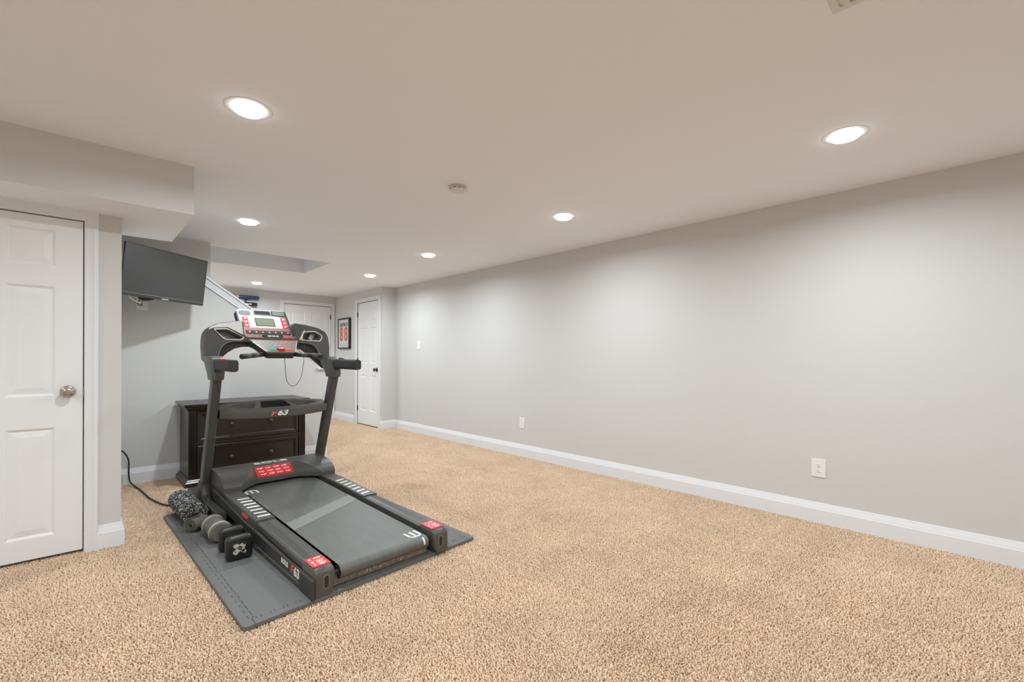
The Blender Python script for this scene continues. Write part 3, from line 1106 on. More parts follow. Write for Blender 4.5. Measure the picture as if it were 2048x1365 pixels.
# belt around the rear roller
HB = .272
path = [(1.95, zr(1.95) - .018)]
for kk in range(0, 30):
    y = 1.9 - kk * (1.9 - .045) / 29
    path.append((y, zr(y) - .018))
ry, rz, rr = .045, zr(.045) - .018 - .036, .036
for kk in range(1, 12):
    a = PI / 2 + kk * PI / 11
    path.append((ry + rr * math.cos(a), rz + rr * math.sin(a)))
path += [(.6, rz - rr + .02), (1.6, rz - rr + .06)]
mb = MB()
mb.loft([[(x, y, z) for y, z in path] for x in (-HB, HB)], caps=False, closed=False)
belt = tb(mb, 'belt', M['belt'], smooth=50)


def on_deck(x, y, dz):
    """Flat frame on the sloped deck: local x right, local y towards the console."""
    return T @ axes((x, y, zr(y) + dz), (1, 0, 0), (0, 1, .04), (0, -.04, 1))


def strokes(name, segs, width, mtx, material, parent):
    mb = MB()
    for (x0, y0), (x1, y1) in segs:
        a, b2 = Vector((x0, y0)), Vector((x1, y1))
        u = (b2 - a).normalized()
        v = Vector((-u.y, u.x)) * width / 2
        a2, b3 = a - u * width * .3, b2 + u * width * .3
        mb.prism([tuple(a2 + v), tuple(a2 - v), tuple(b3 - v), tuple(b3 + v)], 'z', 0, .0008)
    return mb.build(name, material, parent, space=mtx, smooth=0)


# three-bar mark printed on the belt, rear right and front left, and the diagonal joint
EM = [((-.045, .045), (.015, .045)), ((-.040, .008), (.015, .008)), ((-.045, -.030), (.015, -.030)), ((.015, -.030), (.034, -.018)), ((.034, -.018), (.034, .033)), ((.034, .033), (.015, .045))]
m_ = on_deck(.215, .098, -.0178) @ Matrix.Rotation(math.radians(-86), 4, 'Z')
strokes('belt_mark', [(tuple(p * .95 for p in a), tuple(p * .95 for p in b2)) for a, b2 in EM], .0145, m_, M['white_print'], belt)
m_ = on_deck(-.228, 1.535, -.0178) @ Matrix.Rotation(math.radians(92), 4, 'Z')
strokes('belt_mark', [(tuple(p * .95 for p in a), tuple(p * .95 for p in b2)) for a, b2 in EM], .0145, m_, M['white_print'], belt)
mb = MB()
q = [(-HB, .62), (HB, .885), (HB, 1.02), (-HB, .755)]
mb.loft([[(x, y, zr(y) - .018 + dz) for x, y in q] for dz in (.0002, .0012)])
tb(mb, 'belt_seam', M['belt_seam'], belt, smooth=0)
# roller end stripe on the belt's rear curve
mb = MB()
st = [(ry + (rr + .0006) * math.cos(a), rz + (rr + .0006) * math.sin(a)) for a in [PI * .62 + kk * PI * .40 / 6 for kk in range(7)]]
mb.loft([[(x, y, z) for y, z in st] for x in (.236, .248)], caps=False, closed=False)
tb(mb, 'belt_stripe', M['white_print'], belt, smooth=50)
tb(MB().lathe([(0, 0), (.012, 0), (.012, .026), (.033, .028), (.033, .572), (.012, .574), (.012, .60), (0, .60)], (-.30, ry, rz), (1, 0, 0), 20), 'rear_roller', M['plastic_dark'], smooth=40)
mb = MB()
mb.box(-.29, .29, .056, .085, .022, .078)
cb = tb(mb, 'rear_crossbar', M['scuffed'], smooth=0, bevel=.003)
rs = random.Random(8)
mb = MB()
for kk in range(60):
    x = rs.gauss(-.02, .11)
    if abs(x) < .24:
        hz = rs.uniform(.004, .014)
        z = rs.uniform(.034, .062)
        wx = rs.uniform(.001, .003)
        mb.box(x, x + wx, .0554, .0562, z - hz / 2, z + hz / 2)
tb(mb, 'scuff_marks', M['white_print'], cb, smooth=0, kind='stuff')
tb(MB().box(-.29, .29, .10, 1.9, .055, .085), 'deck_underside', M['plastic_dark'], smooth=0)
tb(MB().box(-.40, .40, 1.86, 1.93, .04, .262), 'motor_bulkhead', M['plastic_dark'], smooth=0)

for s in (-1, 1):
    # rear end cap
    rings = []
    for y, top, inset in ((0.0, .122, .004), (.004, .138, .001), (.014, .151, 0), (.030, .158, 0), (.155, .162, 0)):
        prof = [(.408 - inset, .020), (.409 - inset, .070), (.408 - inset, top - .012), (.402 - inset, top - .003), (.396, top), (.318, top), (.309 + inset, top - .006),
                (.306 + inset, top - .014), (.306 + inset, .062), (.326 + inset, .022)]
        rings.append([(x * s, y, z) for x, z in prof])
    cap = tb(MB().loft(rings), 'end_cap', M['plastic'], smooth=40)
    # oval slot in the rear face
    sm = T @ axes((.352 * s, -.0005, .088), (1, 0, 0), (0, 0, 1), (0, -1, 0))
    oval = rrect(.022, .060, .0109, 6)
    plate('slot_rim', [rrect(.034, .074, .0168, 6), oval], .003, .001, sm @ Matrix.Translation((0, 0, .002)), M['plastic_light'], cap)
    plate('slot', [rrect(.024, .062, .0119, 6)], .001, .0002, sm @ Matrix.Translation((0, 0, .0010)), M['slot'], cap)
    # red warning label with white print on the cap
    lm = T @ axes((.357 * s, .094, .1612), (1, 0, 0), (0, 1, .032), (0, -.032, 1))
    lb = plate('warning_label', [rrect(.092, .118, .010, 3)], .0012, .0002, lm @ Matrix.Translation((0, 0, .0016)), M['red'], cap, label='red warning label with white print')
    mb = MB()
    for r_, yy in enumerate((.034, -.002, -.036)):
        mb.lathe([(0, .0016), (.009, .0016), (.009, .0022), (0, .0022)], (-.026, yy, 0), (0, 0, 1), 3 + 3 * (r_ % 2))
        for c_ in range(3 if r_ else 2):
            mb.box(-.006, .034 - .006 * c_, yy + .007 - .008 * c_, yy + .011 - .008 * c_, .0016, .0022)
    for yy in (.016, -.020):
        mb.box(-.043, .043, yy - .0006, yy + .0006, .0016, .0021)
    mb.build('label_print', M['white_print'], lb, space=lm, smooth=0)
    # ribbed rear rail
    prof = [(.402, -.062), (.407, -.020), (.405, -.008), (.397, -.001)]
    for kk in range(4):
        x = .388 - kk * .010
        prof += [(x, 0), (x - .003, -.0022), (x - .006, -.0022), (x - .008, 0)]
    prof += [(.318, 0), (.316, -.002), (.312, -.002), (.310, 0), (.302, -.002), (.300, -.030), (.300, -.062)]
    rings = [[(x * s, y, zr(y) + z) for x, z in prof] for y in (.154, .86)]
    tb(MB().loft(rings), 'side_rail', M['plastic'], smooth=25)
    # front foot step with the white grip bars
    prof = [(.409, -.080), (.413, -.035), (.411, .001), (.404, .009), (.306, .009), (.299, .004), (.298, -.060)]
    rings = [[(x * s, y, zr(y) + z) for x, z in prof] for y in (.852, .858, 1.62)]
    fs = tb(MB().loft(rings), 'foot_step', M['plastic'], smooth=25, bevel=.002)
    for kk in range(7):
        y = .900 + kk * .0685
        x0, x1, sk = (.312, .385, .016)
        gm = on_deck(s * (x0 + x1) / 2, y + .012, .0093) @ Matrix.Rotation(-.10 if s < 0 else .26, 4, 'Z')
        plate('grip_bar', [rrect(x1 - x0, .023, .004, 2)], .0012, .0003, gm @ Matrix.Translation((0, 0, .0012)), M['white_print'], fs)
    # outer steel frame bar
    rings = []
    for y, a, b2 in ((-.010 if s < 0 else .12, .020, .116), (.125, .020, .120), (.150, .060, .119), (.30, .062, .121), (1.05, .088, .150), (1.78, zr(1.78) - .098, zr(1.78) - .014)):
        rings.append([(.412 * s, y, a), (.4255 * s, y, a), (.4255 * s, y, b2 - .006), (.420 * s, y, b2), (.412 * s, y, b2)])
    fb = tb(MB().loft(rings), 'side_frame', M['frame_paint'], smooth=20)
    xdir = (0, 1, .02) if s > 0 else (0, -1, -.02)
    zc = .092
    fm_ = T @ axes((.4259 * s, .345, zc + .006), xdir, (0, 0, 1) if s > 0 else (0, 0, 1), (s, 0, 0))
    text('brand_lettering', 'SOLE', .034, fm_, M['white_print'], fb, sx=1.25, fat=.0012)
    fm_ = T @ axes((.4259 * s, .245 if s < 0 else .455, zc + .001), xdir, (0, 0, 1), (s, 0, 0))
    text('model_letter', 'F', .058, fm_, M['orange_red'], fb, sx=1.2, shear=.15, fat=.002)
    fm_ = T @ axes((.4259 * s, .185 if s < 0 else .515, zc), xdir, (0, 0, 1), (s, 0, 0))
    text('model_number', '63', .066, fm_, M['white_print'], fb, sx=1.1, shear=.1, fat=.0025)
    # red oval badge under the step
    bm_ = T @ axes((.4125 * s, 1.06, zr(1.06) - .018), xdir, (0, 0, 1), (s, 0, 0))
    plate('badge', [[(.062 * math.cos(a * PI / 10), .013 * math.sin(a * PI / 10)) for a in range(20)]], .002, .0004, bm_ @ Matrix.Translation((0, 0, .0022)), M['orange_red'], fs)
    # base foot, upright sleeve, upright
    rings = [[(x * s, y, z) for x, z in ((.424, MT), (.486, MT), (.486, .112), (.480, .122), (.430, .122), (.424, .112))] for y in (1.428, 2.30)]
    tb(MB().loft(rings), 'base_foot', M['steel_paint'], smooth=20, bevel=.003)
    rings = []
    for z, xa, xb, ya, yb in ((.121, .424, .487, 1.80, 2.11), (.150, .420, .484, 1.85, 2.08), (.215, .404, .474, 1.885, 2.01), (.235, .403, .472, 1.885, 2.0)):
        rings.append([(x * s, y, z) for x, y in rrect(xb - xa, yb - ya, .012, 2, (xa + xb) / 2, (ya + yb) / 2)])
    tb(MB().loft(rings), 'upright_sleeve', M['plastic_dark'], smooth=30)
    rings = []
    for kk in range(9):
        z = .20 + kk * (1.10 - .20) / 8
        y = 1.912 - .378 * (z - .20)
        rings.append([(x * s, yy, z) for x, yy in round_poly([(.410, y + .004), (.424, y - .004), (.466, y - .002), (.470, y + .010), (.470, y + .075), (.462, y + .090), (.418, y + .090), (.410, y + .080)], .008, 2)])
    tb(MB().loft(rings), 'upright', M['steel_paint'], smooth=35)
    # bracket that joins upright, grip and console
    rings = []
    for z, xa, xb, ya, yb in ((1.035, .402, .478, 1.575, 1.715), (1.075, .398, .480, 1.570, 1.725), (1.185, .392, .482, 1.600, 1.83), (1.21, .39, .48, 1.66, 1.88)):
        rings.append([(x * s, y, z) for x, y in rrect(xb - xa, yb - ya, .016, 3, (xa + xb) / 2, (ya + yb) / 2)])
    tb(MB().loft(rings), 'grip_bracket', M['plastic'], smooth=35)
    rings = []
    for y, sc_ in ((1.196, .84), (1.200, .94), (1.210, 1.0), (1.235, 1.0), (1.2355, .965), (1.240, .965), (1.2405, 1.0), (1.60, 1.0)):
        rings.append([(s * .440 + x * sc_, y, 1.143 + .01 * (y - 1.2) + z * sc_) for x, z in rrect(.056, .082, .018, 4)])
    gp = tb(MB().loft(rings), 'side_grip', M['rubber'], smooth=40)
    kb = [(s * .44 + x, y, 1.1825 + z) for x, y, z in ((-.018, 1.46, 0), (.018, 1.46, 0), (.018, 1.53, 0), (-.018, 1.53, 0))]
    mb = MB()
    mb.loft([kb, [(s * .44 - .012, 1.475, 1.196), (s * .44 + .012, 1.475, 1.196), (s * .44 + .012, 1.51, 1.200), (s * .44 - .012, 1.51, 1.200)]])
    tb(mb, 'speed_switch', M['orange_red'] if s < 0 else M['plastic_dark'], gp, smooth=0, bevel=.002)

# motor hood
def hood_profile(tq):                     # rear lip (0) to ridge (1): a rounded dome
    a = tq * PI / 2
    return (1.545 + .245 * (1 - math.cos(a)) ** .92, .246 + .086 * math.sin(a) ** .95)


front = [(1.85, .3335), (1.92, .3300), (1.98, .3210), (2.04, .3050), (2.09, .2830), (2.13, .2540), (2.16, .2180), (2.18, .1700), (2.19, .0750)]
TQ = [k_ / 9 for k_ in range(10)]
yb_, zb_ = hood_profile(1)


def hood_col(xf, flat):
    pts = []
    for tq in [-1] + TQ:
        y, z = hood_profile(max(tq, 0))
        if flat:
            f = max(tq, 0)
            y, z = 1.655 + (yb_ - 1.655) * f, .246 + (zb_ - .246) * f
        if tq < 0:
            z = zr(y) + .003
        pts.append((xf(max(tq, 0)), y, z))
    return pts + [(xf(1), y, z) for y, z in front]


mb = MB()
xs_ = [(lambda f: -.412, 0), (lambda f: -.300 + .145 * f, 0), (lambda f: -.155, 1), (lambda f: .155, 1), (lambda f: .300 - .145 * f, 0), (lambda f: .412, 0)]
mb.loft([hood_col(*c_) for c_ in xs_], caps=True, closed=True)
bmesh.ops.remove_doubles(mb.bm, verts=mb.bm.verts, dist=1e-5)
hood = tb(mb, 'motor_hood', M['plastic'], smooth=17)
for s in (-1, 1):
    mb = MB()
    mb.loft([[(s * x, y, z) for y, z in [(1.50, .12), (1.50, zr(1.5) - .005), (1.9, zr(1.9)), (2.17, .20), (2.18, .08)]] for x in (.405, .418)])
    tb(mb, 'hood_side', M['plastic_dark'], smooth=0)
u = Vector((0, .135, .086)).normalized()
lm = T @ axes((-.012, 1.7215, .2884), (1, 0, 0), u, Vector((1, 0, 0)).cross(u))
lb = plate('warning_label', [rrect(.272, .118, .006, 2)], .0012, .0003, lm @ Matrix.Translation((0, 0, .0022)), M['red'], hood, label='red warning label with white print')
mb = MB()
for r_ in range(3):
    for c_ in range(4):
        x0 = -.118 + c_ * .062 + .006 * r_
        y0 = .036 - r_ * .034
        mb.lathe([(0, .0021), (.0062, .0021), (.0062, .0028), (0, .0028)], (x0 + .004, y0, 0), (0, 0, 1), 6)
        mb.box(x0 + .013, x0 + .042 - .007 * ((r_ + c_) % 2), y0 + .001, y0 + .006, .0021, .0028)
        mb.box(x0 + .013, x0 + .036, y0 - .006, y0 - .002, .0021, .0028)
mb.build('label_print', M['white_print'], lb, space=lm, smooth=0)
sm = T @ axes((-.002, 1.834, .3348), (1, 0, 0), (0, 1, 0), (0, 0, 1))
text('brand_lettering', 'SOLE', .078, sm, M['white_print'], hood, sx=1.45, fat=.0012, depth=.0012)

# storage tray between the uprights
TK = 3.0


def tray_pt(x, y):
    return (x, y, .792 + (y - 1.66) / TK)


def tray_back(x):
    return 1.785 + .060 * (1 - (abs(x) / .405) ** 2)


def tray_front(x):
    return 1.685 - .018 * (1 - (abs(x) / .405) ** 2)


tn = Vector((0, 1, 1 / TK)).normalized()
TP = T @ axes((0, 1.66, .792), (1, 0, 0), tn, Vector((1, 0, 0)).cross(tn))
kY = math.sqrt(1 + 1 / TK ** 2)


def tl(x, y):
    return (x, (y - 1.66) * kY)


XS = [-.405 + .81 * kk / 18 for kk in range(19)]
rim = [tl(x, tray_front(x)) for x in XS] + [tl(x, tray_back(x)) for x in reversed(XS)]
pk = {'L': [(-.352, 1.752), (-.280, 1.706), (-.170, 1.693), (-.132, 1.800), (-.240, 1.796)],
      'M': [(-.118, 1.692), (.112, 1.695), (.092, 1.812), (-.090, 1.814)],
      'R': [(.118, 1.802), (.146, 1.702), (.250, 1.706), (.352, 1.745), (.30, 1.778)]}
holes = {kk: round_poly([tl(*p) for p in v], .016, 3) for kk, v in pk.items()}
tray = plate('storage_tray', [rim] + list(holes.values()), .010, .0025, TP, M['plastic'], tm)
mb = MB()
rings = []
for x in XS:
    f = abs(x) / .405
    zb = .716 + .022 * f * f
    y0 = tray_front(x)
    z0 = tray_pt(x, y0)[2] - .003
    yb = tray_back(x)
    rings.append([(x, y0 + .002, z0), (x, y0 - .001, z0 - .006), (x, y0 + .006, zb + .006), (x, y0 + .016, zb), (x, yb - .01, zb + .012), (x, yb - .002, tray_pt(x, yb)[2] - .008)])
mb.loft(rings, closed=False, caps=False)
tb(mb, 'tray_body', M['plastic'], smooth=35)
for kk, v in holes.items():
    cx_ = sum(p[0] for p in v) / len(v)
    cy_ = sum(p[1] for p in v) / len(v)
    MB().loft([[(cx_ + (p[0] - cx_) * f, cy_ + (p[1] - cy_) * f, z) for p in v] for z, f in ((-.001, 1.0), (-.03, .96), (-.06, .86))], caps=False).build(
        'tray_pocket', M['plastic_light'] if kk != 'M' else M['slot'], tm, space=TP, smooth=40)
    MB().loft([[(cx_ + (p[0] - cx_) * .87, cy_ + (p[1] - cy_) * .87, z) for p in v] for z in (-.062, -.060)]).build(
        'pocket_floor', M['plastic_light'] if kk != 'M' else M['slot'], tm, space=TP, smooth=0)
um = lambda x, z: T @ axes((x, tray_front(x) - .0045 + (.792 - z) * .10, z), (1, .0, .0), (0, .1, 1), (0, -1, .1))
text('model_letter', 'F', .058, um(-.040, .752), M['orange_red'], tray, sx=1.35, shear=.3, fat=.0025)
text('model_number', '63', .060, um(.030, .754), M['white_print'], tray, sx=1.3, shear=.3, fat=.0025)

# console arch with the two cup holders
half = [(.474, 1.175), (.480, 1.30), (.472, 1.385), (.448, 1.430), (.385, 1.465), (.270, 1.487), (.208, 1.494), (.206, 1.366)]
low = [(.080, 1.262), (.160, 1.322), (.290, 1.318), (.338, 1.300), (.368, 1.262), (.384, 1.215), (.388, 1.175)]
half_r = half[:-2] + [(.163, 1.498), (.188, 1.366)]        # the right half runs in behind the display
arch = [(-x, z) for x, z in half] + list(reversed(half_r)) + list(reversed(low)) + [(-x, z) for x, z in low]
arch = round_poly(arch, .03, 4)
hl = round_poly([(-.412, 1.412), (-.325, 1.419), (-.212, 1.358), (-.235, 1.343), (-.342, 1.341)], .014, 3)
hr = round_poly([(.236, 1.353), (.252, 1.420), (.352, 1.426), (.412, 1.392), (.392, 1.349)], .014, 3)
AN = Vector((0, .10, 1)).normalized()            # the arch leans away a little
AM = T @ axes((0, 1.800 - .10 * 1.3, 0), (1, 0, 0), AN, Vector((1, 0, 0)).cross(AN))
kA = math.sqrt(1 + .01)
af = lambda pts: [(x, z * kA) for x, z in pts]
con = plate('console_arch', [af(arch), af(hl), af(hr)], .13, .010, AM, M['plastic'], tm)
mb = MB()
for pts in (hl, hr):
    p2 = af(pts)
    cx_ = sum(p[0] for p in p2) / len(p2)
    cy_ = sum(p[1] for p in p2) / len(p2)
    holder = MB()
    holder.loft([[(cx_ + (p[0] - cx_) * f, cy_ + (p[1] - cy_) * f - (.0 if z > -.05 else .006), z) for p in p2] for z, f in ((-.002, .99), (-.06, .95), (-.085, .88), (-.086, .02))], caps=False)
    holder.build('cup_holder', M['silver_dull'], tm, space=AM, smooth=40)
    ring_o = [(cx_ + (p[0] - cx_) * 1.09, cy_ + (p[1] - cy_) * 1.20) for p in p2]
    plate('holder_trim', [ring_o, [(cx_ + (p[0] - cx_) * .985, cy_ + (p[1] - cy_) * .975) for p in p2]], .006, .002, AM @ Matrix.Translation((0, 0, .006)), M['silver_and_sheen'], tm)
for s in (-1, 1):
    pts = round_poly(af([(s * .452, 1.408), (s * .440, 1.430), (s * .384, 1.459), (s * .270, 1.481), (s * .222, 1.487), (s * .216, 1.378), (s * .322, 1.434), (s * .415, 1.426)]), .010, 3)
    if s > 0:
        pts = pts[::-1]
    plate('arch_sheen_plate', [pts], .008, .002, AM @ Matrix.Translation((0, 0, .005)), M['silver_and_sheen'] if s < 0 else M['plastic'], tm)  # pale left plate paints a glossy reflection onto the arch; right stays plain
    if s > 0:
        plate('silver_sliver', [af([(.212, 1.352), (.226, 1.352), (.262, 1.432), (.256, 1.436)])], .010, .002, AM @ Matrix.Translation((0, 0, .010)), M['silver_and_sheen'], tm)
    # silver edge line along the inside of each arm
    ln = [(s * .392, 1.19), (s * .386, 1.225), (s * .372, 1.268), (s * .342, 1.306), (s * .300, 1.325), (s * .22, 1.331)]
    MB().tube([(x, z * kA, .001) for x, z in spline([(a, b2) + (0,) for a, b2 in ln], 4) and [(p[0], p[1]) for p in spline([(a, b2, 0) for a, b2 in ln], 4)]], .003, 6).build(
        'edge_line', M['silver_dull'], tm, space=AM, smooth=60)
# darker beam behind and below the front shell of the arch
lowb = [(.462, 1.100), (.408, 1.150), (.356, 1.196), (.316, 1.236), (.270, 1.268), (.215, 1.284), (.115, 1.288)]
upb = [(.115, 1.350), (.400, 1.350), (.450, 1.300), (.460, 1.120)]
rgt = lowb + upb
for s in (1, -1):
    pts = rgt if s > 0 else [(.430, 1.17), (.378, 1.172)] + lowb[2:] + upb[:-1] + [(.455, 1.17)]
    rings = [[(s * x, y, z) for x, z in pts] for y in (1.835, 1.925)]
    tb(MB().loft(rings), 'arch_beam', M['plastic_dark'], smooth=30, bevel=.006)
tb(MB().box(-.12, .12, 1.84, 1.92, 1.288, 1.35), 'arch_crossbar', M['plastic_dark'], smooth=0, bevel=.004)

# display panel (local x right, y up the slope, z towards the user)
UN = Vector((0, .62, .785)).normalized()
UM = T @ axes((0, 1.86, 1.37), (1, 0, 0), UN, Vector((1, 0, 0)).cross(UN))
pan = plate('display_panel', [round_poly([(-.200, -.004), (.200, -.004), (.188, .312), (-.205, .300)], .03, 5)], .050, .008, UM, M['silver'], tm)
plate('panel_shell', [round_poly([(-.206, -.006), (.206, -.006), (.194, .316), (-.211, .304)], .032, 5)], .045, .010, UM @ Matrix.Translation((0, 0, -.020)), M['navy_side'], pan)


def on_panel(name, pts, z, material, th=.002, parent=None, **k):
    return plate(name, [pts], th, min(.0005, th / 4), UM @ Matrix.Translation((0, 0, z)), material, parent or pan, **k)


on_panel('face_border', round_poly([(.172, .10), (.196, .10), (.187, .240), (.186, .300), (.062, .297), (.060, .244), (.170, .228)], .006, 2), .0012, M['plastic'])
on_panel('face_plate', round_poly([(-.134, .100), (.124, .100), (.118, .226), (-.134, .221)], .004, 2), .0010, M['white_print'])
sp_ = on_panel('speaker', rrect(.090, .046, .020, 5, -.148, .262), .0022, M['grille'])
sp_ = on_panel('speaker', rrect(.096, .044, .012, 4, .120, .268), .0024, M['grille'])
on_panel('fan_frame', rrect(.140, .052, .006, 3, -.010, .270), .0014, M['silver_dull'])
fan = on_panel('fan_opening', rrect(.124, .038, .004, 3, -.010, .270), .0024, M['slot'])
for kk in range(5):
    MB().box(-.071, .051, .2535 + kk * .0075, .2555 + kk * .0075, .0024, .0034).build('fan_louver', M['plastic'], fan, space=UM, smooth=0)
on_panel('screen_bezel', rrect(.152, .090, .004, 3, -.007, .162), .0016, M['plastic_dark'])
on_panel('lcd_screen', rrect(.140, .078, .002, 2, -.007, .161), .0024, M['lcd'])
for s in (-1, 1):
    for kk in range(3):
        cx_ = -.155 - (kk - 1) * .001 if s < 0 else .146
        bt = on_panel('program_button', rrect(.040, .036, .004, 3, cx_, .200 - kk * .040), .0024, M['red'])
        mb = MB()
        mb.box(cx_ - .008, cx_ + .012, .197 - kk * .040, .209 - kk * .040, .0024, .003)
        mb.box(cx_ - .011, cx_ + .011, .187 - kk * .040, .190 - kk * .040, .0024, .003)
        mb.build('button_print', M['white_print'], bt, space=UM, smooth=0)
on_panel('keypad_surround', round_poly([(-.192, .004), (.194, .004), (.190, .094), (-.188, .088)], .014, 3), .0014, M['pink_red'])
on_panel('keypad_rim', rrect(.364, .052, .012, 4, -.001, .047), .0024, M['silver'])
on_panel('keypad_inset', rrect(.352, .042, .008, 4, -.001, .047), .0032, M['slot'])
for kk in range(7):
    x = -.149 + kk * .0495
    bt = on_panel('quick_key', rrect(.044, .034, .004, 3, x, .047), .0052, M['plastic'])
    MB().box(x - .002, x + .009, .041, .052, .0052, .0058).build('key_print', M['white_print'], bt, space=UM, smooth=0)

# lower control panel
LN = Vector((0, 2.17, 1)).normalized()
LM = T @ axes((0, 1.60, 1.25), (1, 0, 0), LN, Vector((1, 0, 0)).cross(LN))
ctl = plate('control_panel', [round_poly([(-.110, -.010), (.100, -.010), (.200, .240), (.204, .292), (-.207, .292), (-.155, .178)], .012, 4)], .016, .004, LM, M['key_grey'], tm)
MB().loft([[(x, y, z) for x, y in round_poly([(-.106, -.006), (.097, -.006), (.195, .238), (.195, .26), (-.2, .26), (-.150, .176)], .02, 4)] for z in (-.014, -.045, -.060)]).build(
    'panel_base', M['plastic_dark'], tm, space=LM, smooth=35)


def on_ctl(name, pts, z, material, th=.002, parent=None, **k):
    return plate(name, [pts], th, min(.0005, th / 4), LM @ Matrix.Translation((0, 0, z)), material, parent or ctl, **k)


on_ctl('red_field', round_poly([(.04, .205), (.186, .205), (.196, .245), (.09, .250)], .004, 2), .0008, M['orange_red'])
on_ctl('silver_edge', round_poly([(-.118, -.009), (-.110, -.009), (-.158, .180), (-.166, .180)], .002, 1), .0012, M['silver'])
on_ctl('silver_edge', round_poly([(.100, -.009), (.107, -.009), (.205, .240), (.198, .240)], .002, 1), .0012, M['silver'])
for r_ in range(3):
    for c_ in range(8 - r_):
        x = -.112 + r_ * .016 + c_ * .034
        y = .185 - r_ * .036
        on_ctl('number_key', rrect(.013, .008, .002, 2, x, y), .0016, M['silver'])
on_ctl('start_button', rrect(.056, .040, .006, 3, -.056, .036), .0040, M['green'], .004, label='green start button')
on_ctl('stop_button', rrect(.054, .040, .006, 3, .066, .038), .0040, M['orange_red'], .004, label='orange-red stop button')
sk = on_ctl('safety_key', round_poly([(-.024, .010), (.030, .010), (.034, .046), (-.028, .046)], .012, 3), .016, M['red'], .015, label='red safety key')
MB().box(-.012, .020, .022, .030, .016, .0166).build('key_print', M['white_print'], sk, space=LM, smooth=0)
cs = spline([(.012, 1.618, 1.262), (.018, 1.606, 1.24), (.033, 1.62, 1.14), (.055, 1.65, 1.02), (.094, 1.67, .97), (.142, 1.68, .976), (.186, 1.69, 1.036), (.208, 1.70, 1.14),
             (.224, 1.72, 1.225), (.240, 1.755, 1.300), (.262, 1.775, 1.352), (.268, 1.80, 1.362)], 8)
tb(MB().tube(cs, .0022, 6), 'safety_cord', M['cord'], smooth=60, label='thin black safety cord')
# dark lens-shaped joint with brand name between the panels
jm = T @ axes((.014, 1.838, 1.372), (1, 0, 0), UN, Vector((1, 0, 0)).cross(UN))
jt = plate('brand_plate', [round_poly([(-.085, .004), (-.070, .016), (.068, .016), (.084, .004), (.066, -.016), (-.064, -.016)], .005, 2)], .012, .002, jm @ Matrix.Translation((0, 0, .012)), M['slot'], tm)
text('brand_lettering', 'SOLE', .022, jm @ Matrix.Translation((0, -.004, .0124)), M['white_print'], jt, sx=1.7, fat=.0008)

# pulse hand bars
for (a, b2) in (((-.085, 1.675, 1.228), (-.313, 1.505, 1.205)), ((.085, 1.675, 1.228), (.290, 1.505, 1.214))):
    A_, B_ = Vector(a), Vector(b2)
    mb = MB()
    L_ = (B_ - A_).length
    mb.lathe([(0, 0), (.017, 0), (.0175, L_ * .18), (.0185, L_ * .19), (.0190, L_ * .5), (.0185, L_ - .02), (.0195, L_ - .018), (.0195, L_ - .004), (.016, L_), (0, L_)], A_, B_ - A_, 20)
    hb = tb(mb, 'hand_bar', M['rubber'], smooth=35)
    mb = MB()
    for f in (.38, .70):
        mb.lathe([(.0192, L_ * f), (.0196, L_ * f + .002), (.0196, L_ * (f + .16)), (.0192, L_ * (f + .16) + .002)], A_, B_ - A_, 20, cap=False)
    tb(mb, 'pulse_sensor', M['rubber_worn'], hb, smooth=35)

# ------------------------------------------------------------------ remote control standing in the right cup holder
rm = AM @ Matrix.Translation((.338, 1.402, -.030)) @ Matrix.Rotation(math.radians(-36), 4, 'Z') @ Matrix.Rotation(math.radians(-12), 4, 'X')
t = thing('remote_control', 'grey remote control leaning in the right cup holder of the treadmill', 'remote', None, mtx=rm)
plate('body', [rrect(.036, .088, .008, 3)], .014, .003, rm, M['silver_dull'], t)
for i in range(3):
    for j in range(4):
        plate('button', [rrect(.007, .005, .002, 2, -.010 + i * .010, -.012 + j * .013)], .002, .0004, rm @ Matrix.Translation((0, 0, .0012)), M['plastic_dark'], t)

# ------------------------------------------------------------------ power cord
pts = [(.225, 5.30, .40), (.262, 5.42, .375), (.318, 5.52, .315), (.350, 5.55, .235), (.352, 5.55, .12), (.360, 5.545, .04), (.385, 5.47, .010), (.415, 5.264, .008), (.449, 4.893, .008),
       (.517, 4.595, .008), (.60, 4.53, .008), (.74, 4.56, .010)]
tag(MB().tube(spline(pts, 8), .0065, 8).build('power_cord', M['cord'], smooth=60, at=(.40, 5.3, 0)), 'black power cord running from the corner wall to the treadmill', 'cord')

# ------------------------------------------------------------------ rolled rug, rolled cloth, dumbbells
# speckled shaggy rug rolled up, lying along the mat
rc, rr_ = (.592, .018 + .0795), .072
t = thing('rolled_rug', 'rolled black and white speckled shaggy rug beside the treadmill foot', 'rug', (rc[0], 4.08, MT))
y0, y1 = 3.83, 4.36
RA = .06                           # turned a little
RMX = Matrix.Translation((rc[0], (y0 + y1) / 2, rc[1])) @ Matrix.Rotation(RA, 4, 'Z')
hl_ = (y1 - y0) / 2
MB().lathe([(0, -hl_), (.060, -hl_), (.068, -hl_ + .01), (.068, hl_ - .03), (.055, hl_ - .006), (.03, hl_), (0, hl_)], (0, 0, 0), (0, 1, 0), 28).build('roll', M['cloth_dark'], t, space=RMX, smooth=50)
mb = MB()
tones = []
rs = random.Random(5)
na, ny = 52, 64
spots = []
for i in range(ny):
    for j in range(na):
        a = 2 * PI * (j + .5 * (i % 2) + rs.uniform(-.25, .25)) / na
        y = -hl_ + .008 + (2 * hl_ - .016) * (i + rs.uniform(0, 1)) / ny
        R_ = .068 if y < hl_ - .03 else .068 - (y - hl_ + .03) * .55
        spots.append((Vector((math.cos(a) * R_, y, math.sin(a) * R_)), Vector((math.cos(a), rs.uniform(-.35, .35), math.sin(a)))))
